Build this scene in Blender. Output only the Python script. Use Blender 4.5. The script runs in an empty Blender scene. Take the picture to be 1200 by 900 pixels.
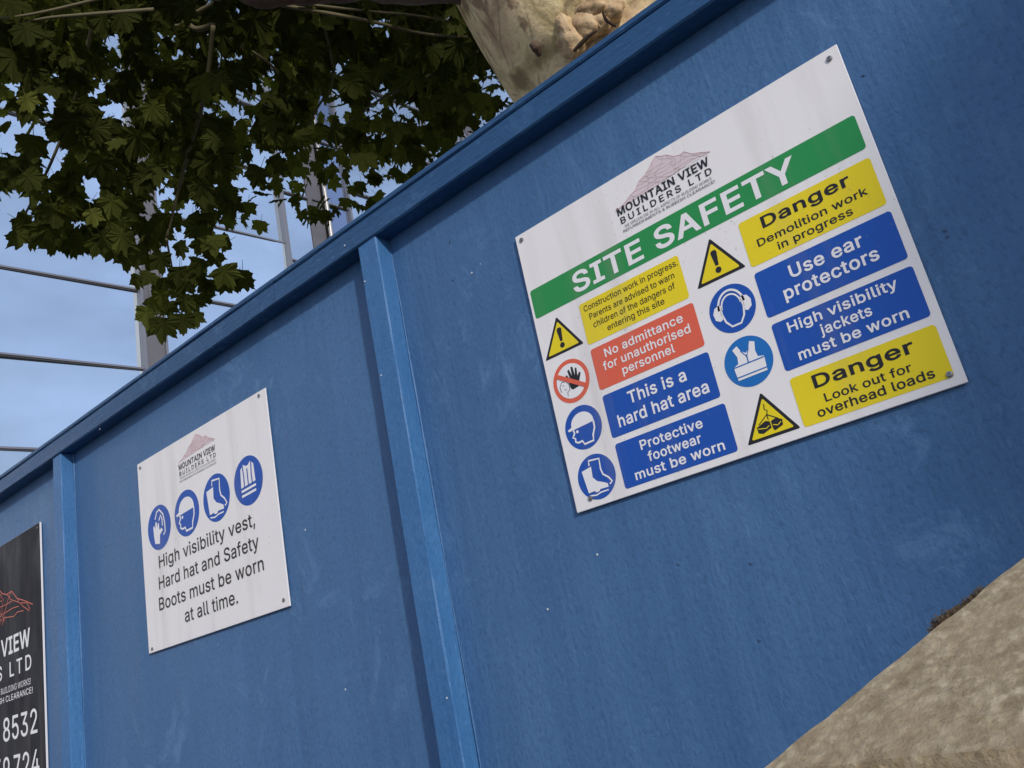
import bpy, bmesh, math, random
from mathutils import Vector, Matrix, noise
from mathutils.geometry import delaunay_2d_cdt
R = math.radians
scn = bpy.context.scene
C = scn.collection

# ------------------------------------------------------------------ camera
CAM = Vector((0, -0.96, 1.65))
RIGHT = Vector((0.74039958, 0.64277314, -0.19659897))
DOWN = Vector((-0.3495584, 0.11838192, -0.92940554))
FWD = Vector((-0.57412315, 0.75685429, 0.31233667))
FPX = 1007.9
cd = bpy.data.cameras.new('camera'); cam = bpy.data.objects.new('camera', cd); C.objects.link(cam)
m = Matrix((RIGHT, -DOWN, -FWD)).transposed().to_4x4(); m.translation = CAM
cam.matrix_world = m
cd.sensor_width = 36; cd.lens = 36 * FPX / 1200; cd.clip_start = 0.05; cd.clip_end = 3000
scn.camera = cam

def ray(px, py):
    return (FWD + RIGHT * ((px - 600) / FPX) + DOWN * ((py - 450) / FPX))
def at_y(px, py, y):
    d = ray(px, py); return CAM + d * ((y - CAM.y) / d.y)
def at_d(px, py, dist):
    return CAM + ray(px, py).normalized() * dist

# ------------------------------------------------------------------ light
SUN = Vector((1.8, -1.0, 0.84)).normalized()
elev = math.asin(SUN.z); azim = math.atan2(SUN.x, SUN.y)
w = bpy.data.worlds.new('World'); scn.world = w; w.use_nodes = True
nt = w.node_tree; nt.nodes.clear()
out = nt.nodes.new('ShaderNodeOutputWorld'); bg = nt.nodes.new('ShaderNodeBackground')
sky = nt.nodes.new('ShaderNodeTexSky'); sky.sky_type = 'NISHITA'; sky.sun_disc = False
sky.sun_elevation = elev; sky.sun_rotation = azim; sky.air_density = 1.0; sky.dust_density = 1.5; sky.ozone_density = 1.5
tc = nt.nodes.new('ShaderNodeTexCoord'); mp = nt.nodes.new('ShaderNodeMapping'); mp.inputs['Scale'].default_value = (1.6, 1.6, 4.0)
ns = nt.nodes.new('ShaderNodeTexNoise'); ns.inputs['Scale'].default_value = 1.7; ns.inputs['Detail'].default_value = 7; ns.inputs['Roughness'].default_value = .55
cr = nt.nodes.new('ShaderNodeValToRGB'); cr.color_ramp.elements[0].position = .42; cr.color_ramp.elements[1].position = .72
cr.color_ramp.elements[0].color = (.28, .28, .28, 1); cr.color_ramp.elements[1].color = (.85, .85, .85, 1)
mx = nt.nodes.new('ShaderNodeMixRGB'); mx.inputs[2].default_value = (8.6, 11.2, 17.0, 1)
nt.links.new(tc.outputs['Generated'], mp.inputs[0]); nt.links.new(mp.outputs[0], ns.inputs[0]); nt.links.new(ns.outputs[0], cr.inputs[0])
nt.links.new(cr.outputs[0], mx.inputs[0]); nt.links.new(sky.outputs[0], mx.inputs[1]); nt.links.new(mx.outputs[0], bg.inputs[0])
bg.inputs[1].default_value = 0.11; nt.links.new(bg.outputs[0], out.inputs[0])
sl = bpy.data.lights.new('sun', 'SUN'); sl.energy = 3.7; sl.angle = R(2.2); sl.color = (1, .95, .88)
so = bpy.data.objects.new('sun', sl); C.objects.link(so); so.rotation_euler = SUN.to_track_quat('Z', 'Y').to_euler()
scn.view_settings.view_transform = 'Standard'; scn.view_settings.look = 'None'
scn.view_settings.exposure = -0.50; scn.view_settings.gamma = 1

# ------------------------------------------------------------------ materials
def mat(name, col, rough=.6, metal=0, spec=.5):
    m = bpy.data.materials.new(name); m.use_nodes = True
    b = m.node_tree.nodes['Principled BSDF']
    b.inputs['Base Color'].default_value = (*col, 1); b.inputs['Roughness'].default_value = rough
    b.inputs['Metallic'].default_value = metal; b.inputs['Specular IOR Level'].default_value = spec
    return m
class NB:
    """small node helper"""
    def __init__(s, m): s.m = m; s.t = m.node_tree; s.b = s.t.nodes['Principled BSDF']; s.tc = s.t.nodes.new('ShaderNodeTexCoord')
    def map(s, scale, coord='Object', rot=(0, 0, 0)):
        n = s.t.nodes.new('ShaderNodeMapping'); n.inputs['Scale'].default_value = scale; n.inputs['Rotation'].default_value = rot
        s.t.links.new(s.tc.outputs[coord], n.inputs[0]); return n.outputs[0]
    def noise(s, vec, scale, detail=4, rough=.55, dist=0):
        n = s.t.nodes.new('ShaderNodeTexNoise'); n.inputs['Scale'].default_value = scale; n.inputs['Detail'].default_value = detail
        n.inputs['Roughness'].default_value = rough; n.inputs['Distortion'].default_value = dist
        s.t.links.new(vec, n.inputs[0]); return n.outputs[0]
    def voro(s, vec, scale, feature='F1'):
        n = s.t.nodes.new('ShaderNodeTexVoronoi'); n.feature = feature; n.inputs['Scale'].default_value = scale
        s.t.links.new(vec, n.inputs[0]); return n.outputs['Distance']
    def ramp(s, fac, stops):
        n = s.t.nodes.new('ShaderNodeValToRGB'); e = n.color_ramp.elements
        while len(e) < len(stops): e.new(.5)
        for i, (p, c) in enumerate(stops):
            e[i].position = p; e[i].color = (*c, 1) if len(c) == 3 else c
        s.t.links.new(fac, n.inputs[0]); return n.outputs[0]
    def mix(s, fac, a, b, mode='MIX'):
        n = s.t.nodes.new('ShaderNodeMixRGB'); n.blend_type = mode
        for i, v in enumerate((fac, a, b)):
            if isinstance(v, (int, float)): n.inputs[i].default_value = v
            elif isinstance(v, tuple): n.inputs[i].default_value = (*v, 1)
            else: s.t.links.new(v, n.inputs[i])
        return n.outputs[0]
    def math(s, op, a, b=0.0):
        n = s.t.nodes.new('ShaderNodeMath'); n.operation = op
        for i, v in enumerate((a, b)):
            if isinstance(v, (int, float)): n.inputs[i].default_value = v
            else: s.t.links.new(v, n.inputs[i])
        return n.outputs[0]
    def col(s, c): s.t.links.new(c, s.b.inputs['Base Color'])
    def rough(s, c): s.t.links.new(c, s.b.inputs['Roughness'])
    def bump(s, h, strength, dist):
        n = s.t.nodes.new('ShaderNodeBump'); n.inputs['Strength'].default_value = strength; n.inputs['Distance'].default_value = dist
        s.t.links.new(h, n.inputs['Height']); s.t.links.new(n.outputs[0], s.b.inputs['Normal'])

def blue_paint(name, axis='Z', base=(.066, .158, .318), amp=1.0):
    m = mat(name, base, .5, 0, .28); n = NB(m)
    gs = {'Z': (26, 26, 2.2), 'X': (1.6, 26, 26)}[axis]
    ff = {'Z': (140, 140, 9), 'X': (7, 140, 140)}[axis]
    grain = n.noise(n.map(gs), 1.0, 6, .6, .6)
    fine = n.noise(n.map(ff), 1.0, 3, .6)
    dash = n.noise(n.map({'Z': (165, 165, 105), 'X': (60, 200, 200)}[axis], rot=(0, .12, 0)), 1.0, 3, .62, .4)
    blotch = n.noise(n.map((2.1, 2.1, 1.4)), 1.0, 5, .6, 1.2)
    swirl = n.noise(n.map((9, 9, 5.5)), 1.0, 8, .72, 2.6)
    pat = n.noise(n.map((1.3, 1.3, 1.0), rot=(0, .4, 0)), 1.6, 2)
    d = tuple(c * k for c, k in zip(base, (.80, .84, .88))); l = tuple(c * k for c, k in zip(base, (1.22, 1.14, 1.09)))
    c = n.ramp(grain, [(.28, d), (.5, base), (.74, l)])
    c = n.mix(n.ramp(dash, [(.35, (.5, .5, .5)), (.47, (0, 0, 0))]), c, tuple(x * .62 for x in base))
    c = n.mix(n.ramp(dash, [(.60, (0, 0, 0)), (.72, (.42, .42, .42))]), c, (.13, .26, .44))
    c = n.mix(n.ramp(blotch, [(.35, (0, 0, 0)), (.7, (.55, .55, .55))]), c, tuple(x * y for x, y in zip(base, (.74, .8, .87))))
    msk = n.math('MULTIPLY', n.ramp(swirl, [(.53, (0, 0, 0)), (.64, (.5, .5, .5))]), n.ramp(pat, [(.45, (0, 0, 0)), (.62, (1, 1, 1))]))
    c = n.mix(n.math('MULTIPLY', msk, amp), c, (.13, .26, .45))
    c = n.mix(n.ramp(n.noise(n.map((40, 40, 30)), 1.0, 5, .7), [(.62, (0, 0, 0)), (.72, (.35, .35, .35))]), c, tuple(x * .6 for x in base))
    # tiny chips and dark specks in the paint
    v = n.voro(n.map((1, 1, .8)), 9.0); nv = n.noise(n.map((3, 3, 3)), 1.0, 2)
    spk = n.math('MULTIPLY', n.math('LESS_THAN', v, .035), n.math('GREATER_THAN', nv, .54))
    c = n.mix(spk, c, (.03, .06, .13))
    v2 = n.voro(n.map((1, 1, .7), rot=(.3, .2, .1)), 17.0); nv2 = n.noise(n.map((2, 2, 2), rot=(1, 0, 0)), 1.3, 2)
    spk2 = n.math('MULTIPLY', n.math('LESS_THAN', v2, .018), n.math('GREATER_THAN', nv2, .56))
    c = n.mix(spk2, c, (.3, .42, .58))
    n.col(c)
    n.rough(n.ramp(grain, [(.3, (.36, .36, .36)), (.7, (.55, .55, .55))]))
    h = n.math('ADD', n.math('MULTIPLY', grain, 1.0), n.math('MULTIPLY', fine, .5))
    h = n.math('ADD', h, n.math('MULTIPLY', swirl, .7))
    h = n.math('ADD', h, n.math('MULTIPLY', dash, .7))
    n.bump(h, .6, .0022)
    return m
M_ply = blue_paint('painted_plywood', 'Z')
M_bat = blue_paint('painted_batten', 'Z', (.052, .165, .365), .5)
M_bead = blue_paint('paint_bead', 'Z', (.07, .17, .35), .3)
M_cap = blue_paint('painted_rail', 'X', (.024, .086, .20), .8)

def plastic(name, col, r=.32):
    m = mat(name, col, r, 0, .35); n = NB(m)
    dirt = n.noise(n.map((6, 6, 4)), 1.0, 6, .6)
    n.col(n.mix(n.ramp(dirt, [(.4, (0, 0, 0)), (.8, (.22, .22, .22))]), col, tuple(c * .8 for c in col)))
    st = n.noise(n.map((22, 22, 1.8)), 1.0, 5, .6); sp = n.noise(n.map((260, 260, 200)), 1.0, 3, .6); ar = n.noise(n.map((7, 7, 5), rot=(.4, .3, 0)), 1.0, 3)
    c2 = n.mix(n.ramp(st, [(.5, (0, 0, 0)), (.75, (.22, .22, .22))]), n.b.inputs['Base Color'].links[0].from_socket, (.30, .26, .22))
    c2 = n.mix(n.math('MULTIPLY', n.ramp(sp, [(.66, (0, 0, 0)), (.72, (.6, .6, .6))]), n.ramp(ar, [(.45, (0, 0, 0)), (.6, (1, 1, 1))])), c2, (.22, .19, .16))
    n.col(c2); n.rough(n.ramp(dirt, [(.35, (r, r, r)), (.7, (r + .22, r + .22, r + .22))]))
    n.bump(n.noise(n.map((3, 3, 3)), 1, 2), .3, .004)
    return m
M_white = plastic('white_board', (.88, .84, .82)); M_edge = mat('board_edge', (.7, .7, .74), .5)
M_wprint = mat('white_print', (.86, .83, .83), .4, 0, .3)
M_green = plastic('green_print', (.022, .28, .07)); M_yellow = plastic('yellow_print', (.86, .67, .012))
M_red = plastic('red_print', (.78, .13, .07)); M_sblue = plastic('blue_print', (.010, .085, .42))
M_lblue = plastic('light_blue_print', (.012, .16, .50)); M_black = mat('black_print', (.02, .02, .022), .4, 0, .3)
M_grey = mat('grey_print', (.16, .16, .18), .45); M_pink = mat('pink_print', (.74, .60, .61), .45); M_pinkl = mat('rose_line_print', (.64, .38, .37), .45)
M_greyl = mat('pale_line_print', (.56, .46, .44), .45)
M_char = plastic('charcoal_board', (.013, .012, .018), .55); M_orange = mat('orange_line_print', (.62, .12, .07), .45)
M_screw = mat('screw_metal', (.30, .29, .28), .35, .9); M_dark = mat('recess_dark', (.03, .03, .03), .7)
M_blob = mat('painted_screw', (.05, .11, .22), .5)
M_galv = mat('pale_screw', (.62, .66, .7), .4, .3)

# ------------------------------------------------------------------ object helpers
def tag(o, label=None, cat=None, group=None, kind=None):
    for k, v in (('label', label), ('category', cat), ('group', group), ('kind', kind)):
        if v: o[k] = v
    return o
def empty(name, loc, label, cat, group=None, rot=(0, 0, 0)):
    o = bpy.data.objects.new(name, None); o.empty_display_size = .1; C.objects.link(o)
    o.location = loc; o.rotation_euler = rot; return tag(o, label, cat, group)
def link(name, me, m=None, parent=None, loc=None):
    o = bpy.data.objects.new(name, me); C.objects.link(o)
    if m is not None and not me.materials: me.materials.append(m)
    if parent: o.parent = parent
    if loc is not None: o.location = loc
    return o
def mesh(name, verts, faces, smooth=False):
    me = bpy.data.meshes.new(name); me.from_pydata([tuple(v) for v in verts], [], faces); me.update()
    if smooth: me.shade_smooth()
    return me
def boxmesh(name, x0, x1, y0, y1, z0, z1, bev=0, seg=2):
    bm = bmesh.new(); bmesh.ops.create_cube(bm, size=1)
    for v in bm.verts:
        v.co = Vector((x0 + (v.co.x + .5) * (x1 - x0), y0 + (v.co.y + .5) * (y1 - y0), z0 + (v.co.z + .5) * (z1 - z0)))
    if bev: bmesh.ops.bevel(bm, geom=bm.edges[:], offset=bev, segments=seg, affect='EDGES', profile=.6)
    me = bpy.data.meshes.new(name); bm.to_mesh(me); bm.free(); return me
def roughbox(name, x0, x1, y0, y1, z0, z1, step, amp, seed=0, bev=.002):
    """a timber with its long faces cut fine enough to wander a little"""
    dims = [x1 - x0, y1 - y0, z1 - z0]; ax = dims.index(max(dims)); n = max(2, int(dims[ax] / step))
    bm = bmesh.new()
    o = [i for i in range(3) if i != ax]; lo = [x0, y0, z0]; hi = [x1, y1, z1]
    ring = []
    b = bev
    corners = [(0, 0), (1, 0), (1, 1), (0, 1)]
    prof = []
    for a, c in corners:
        A = lo[o[0]] if a == 0 else hi[o[0]]; B = lo[o[1]] if c == 0 else hi[o[1]]
        sa = 1 if a == 0 else -1; sb = 1 if c == 0 else -1
        pts = [(A + sa * b, B), (A, B + sb * b)]
        if (a, c) in ((0, 0), (1, 1)): pts.reverse()
        prof += pts
    rings = []
    for i in range(n + 1):
        t = lo[ax] + dims[ax] * i / n; r = []
        for k, (p, q) in enumerate(prof):
            v = [0, 0, 0]; v[ax] = t; v[o[0]] = p; v[o[1]] = q
            d = noise.noise_vector(Vector((t * 9 + seed, k * 3.7 + seed, seed * 1.3))) * amp + noise.noise_vector(Vector((t * 1.2, k // 2 + seed, 5))) * amp * 1.5
            v[o[0]] += d.x; v[o[1]] += d.y
            r.append(bm.verts.new(v))
        rings.append(r)
    K = len(prof)
    for i in range(n):
        for k in range(K):
            bm.faces.new((rings[i][k], rings[i][(k + 1) % K], rings[i + 1][(k + 1) % K], rings[i + 1][k]))
    bm.faces.new(rings[0]); bm.faces.new(rings[-1])
    bmesh.ops.recalc_face_normals(bm, faces=bm.faces[:])
    me = bpy.data.meshes.new(name); bm.to_mesh(me); bm.free(); return me
def tube(name, pts, rads, seg=10, bump=0, seed=0, sub=6, cap=True):
    """smooth tapered tube through the points"""
    P = [Vector(p) for p in pts]; n = len(P); path = []; rr = []
    for i in range(n - 1):
        p0 = P[max(i - 1, 0)]; p1 = P[i]; p2 = P[i + 1]; p3 = P[min(i + 2, n - 1)]
        for s in range(sub):
            t = s / sub
            path.append(.5 * ((2 * p1) + (p2 - p0) * t + (2 * p0 - 5 * p1 + 4 * p2 - p3) * t * t + (3 * p1 - p0 - 3 * p2 + p3) * t ** 3))
            rr.append(rads[i] + (rads[i + 1] - rads[i]) * t)
    path.append(P[-1]); rr.append(rads[-1])
    verts = []; faces = []
    up = Vector((.13, .27, 1)).normalized(); prev = None
    for i, p in enumerate(path):
        tg = (path[min(i + 1, len(path) - 1)] - path[max(i - 1, 0)]).normalized()
        if prev is None: a = tg.cross(Vector((1, .2, .1))).normalized()
        else: a = (prev - tg * prev.dot(tg)).normalized()
        prev = a; b = tg.cross(a)
        for k in range(seg):
            an = 2 * math.pi * k / seg; d = a * math.cos(an) + b * math.sin(an); r = rr[i]
            if bump:
                q = (p + d * r) * (1.1 / max(r, .05)) * .6
                r *= 1 + bump * (noise.noise(q + Vector((seed, 0, 0))) + .5 * noise.noise(q * 2.7))
            verts.append(p + d * r)
    for i in range(len(path) - 1):
        for k in range(seg):
            faces.append((i * seg + k, i * seg + (k + 1) % seg, (i + 1) * seg + (k + 1) % seg, (i + 1) * seg + k))
    if cap: faces.append(tuple(range(seg - 1, -1, -1))); faces.append(tuple(range((len(path) - 1) * seg, len(path) * seg)))
    return mesh(name, verts, faces, True)

# ------------------------------------------------------------------ ground
gm = mat('ground_earth', (.17, .15, .12), .9); n = NB(gm); n.col(n.ramp(n.noise(n.map((1, 1, 1)), 3, 6), [(.3, (.12, .105, .085)), (.7, (.22, .2, .17))]))
g = link('ground', mesh('ground', [(-900, -900, 0), (900, -900, 0), (900, 900, 0), (-900, 900, 0)], [(0, 1, 2, 3)]), gm); tag(g, kind='structure')
pm = mat('paving_stone', (.07, .068, .065), .85); n = NB(pm); n.col(n.ramp(n.noise(n.map((1, 1, 1)), 6, 7), [(.3, (.055, .053, .05)), (.7, (.09, .088, .085))]))
pv = link('pavement', boxmesh('pavement', -24, 14, -3.1, -.02, -.1, .004 + .1), pm); tag(pv, kind='structure')
pv.location.z = 0
# ------------------------------------------------------------------ hoarding
S = .96
XA0, XA1 = -1.0117 * S, -.9627 * S
PITCH = 1.27 * S; BD = .0337 * S; CAPY = -.0372 * S
Z0 = 1.65 + .7680 * S; Z1 = 1.65 + .8235 * S
ho = empty('hoarding', (0, 0, .1), 'blue painted plywood hoarding with vertical battens and a top rail', 'hoarding')
xc = (XA0 + XA1) / 2
for k in range(-7, 5):
    xl = xc + k * PITCH + .0015; xr = xc + (k + 1) * PITCH - .0015
    me = boxmesh('plywood_panel', xl, xr, .0, .018, 0, Z0 - .1 + .02)
    link('plywood_panel', me, M_ply, ho)
    me = roughbox('batten', xl - .0015 - (XA1 - XA0) / 2, xl - .0015 + (XA1 - XA0) / 2, -BD, -.0004, 0, Z0 - .1 - .0012, .018, .0010, seed=k * 5.1)
    b = link('batten', me, M_bat, ho)
    for sx in (-1, 1):
        bx = xl - .0015 + sx * ((XA1 - XA0) / 2 + .0008); rb = random.Random(k * 7 + sx)
        pz = [i * .06 for i in range(40)]
        me = tube('paint_bead', [(bx + rb.gauss(0, .0005), -.0008, z) for z in pz], [max(.0006, rb.gauss(.0016, .0006)) for _ in pz], 5, .5, k, 2)
        link('paint_bead', me, M_bead, ho)
def raillen(x0, x1, seed):
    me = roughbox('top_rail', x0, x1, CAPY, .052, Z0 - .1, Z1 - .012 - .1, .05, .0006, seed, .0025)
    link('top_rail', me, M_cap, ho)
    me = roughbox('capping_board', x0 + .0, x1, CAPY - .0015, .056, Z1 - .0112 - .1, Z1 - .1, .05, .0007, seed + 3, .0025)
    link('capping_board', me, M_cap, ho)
for i, x in enumerate((-9.2, -6.5, -3.86, -1.4+.19, 1.5, 3.9)):
    if i < 5: raillen(x + .001, (-6.5, -3.86, -1.4+.19, 1.5, 3.9)[i] - .001, i * 2.3)
# screws and nail heads driven into the boards (recessed, painted over)
def screwmesh(r, name='screw'):
    bm = bmesh.new()
    v = []
    for (rr, y) in ((r, 0), (r * .95, -r * .35), (r * .6, -r * .5), (r * .28, -r * .5), (r * .2, -r * .2)):
        v.append([bm.verts.new((rr * math.cos(a * math.pi / 6), y, rr * math.sin(a * math.pi / 6))) for a in range(12)])
    for i in range(4):
        for a in range(12): bm.faces.new((v[i][a], v[i][(a + 1) % 12], v[i + 1][(a + 1) % 12], v[i + 1][a]))
    bm.faces.new(v[4]); bmesh.ops.recalc_face_normals(bm, faces=bm.faces[:])
    me = bpy.data.meshes.new(name); bm.to_mesh(me); bm.free(); return me
nail = screwmesh(.0020, 'screw'); nail.materials.append(M_blob)
nail2 = screwmesh(.0017, 'screw'); nail2.materials.append(M_galv)
for (px, py, dk) in [(694, 129, 1), (590, 205, 1), (531, 328, 1), (553, 320, 0), (1107, 270, 1), (1110, 277, 1), (692, 249, 1), (1012, 88, 1), (642, 714, 0),
                     (405, 808, 0), (358, 621, 0), (890, 750, 1), (700, 650, 0), (880, 660, 1), (124, 640, 1), (20, 610, 1), (795, 661, 1)]:
    p = at_y(px, py, 0)
    o = bpy.data.objects.new('screw', nail if dk else nail2); C.objects.link(o); o.parent = ho; o.location = (p.x, -.0002, p.z - .1)
for (px, py) in [(405, 288), (118, 503)]:
    p = at_y(px, py, CAPY); o = bpy.data.objects.new('screw', nail2); C.objects.link(o); o.parent = ho; o.location = (p.x, CAPY - .0018, p.z - .1)
for (px, py) in [(428, 330), (524, 818), (447, 440)]:
    p = at_y(px, py, -BD); o = bpy.data.objects.new('screw', nail2); C.objects.link(o); o.parent = ho; o.location = (p.x, -BD - .0004, p.z - .1)

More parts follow.
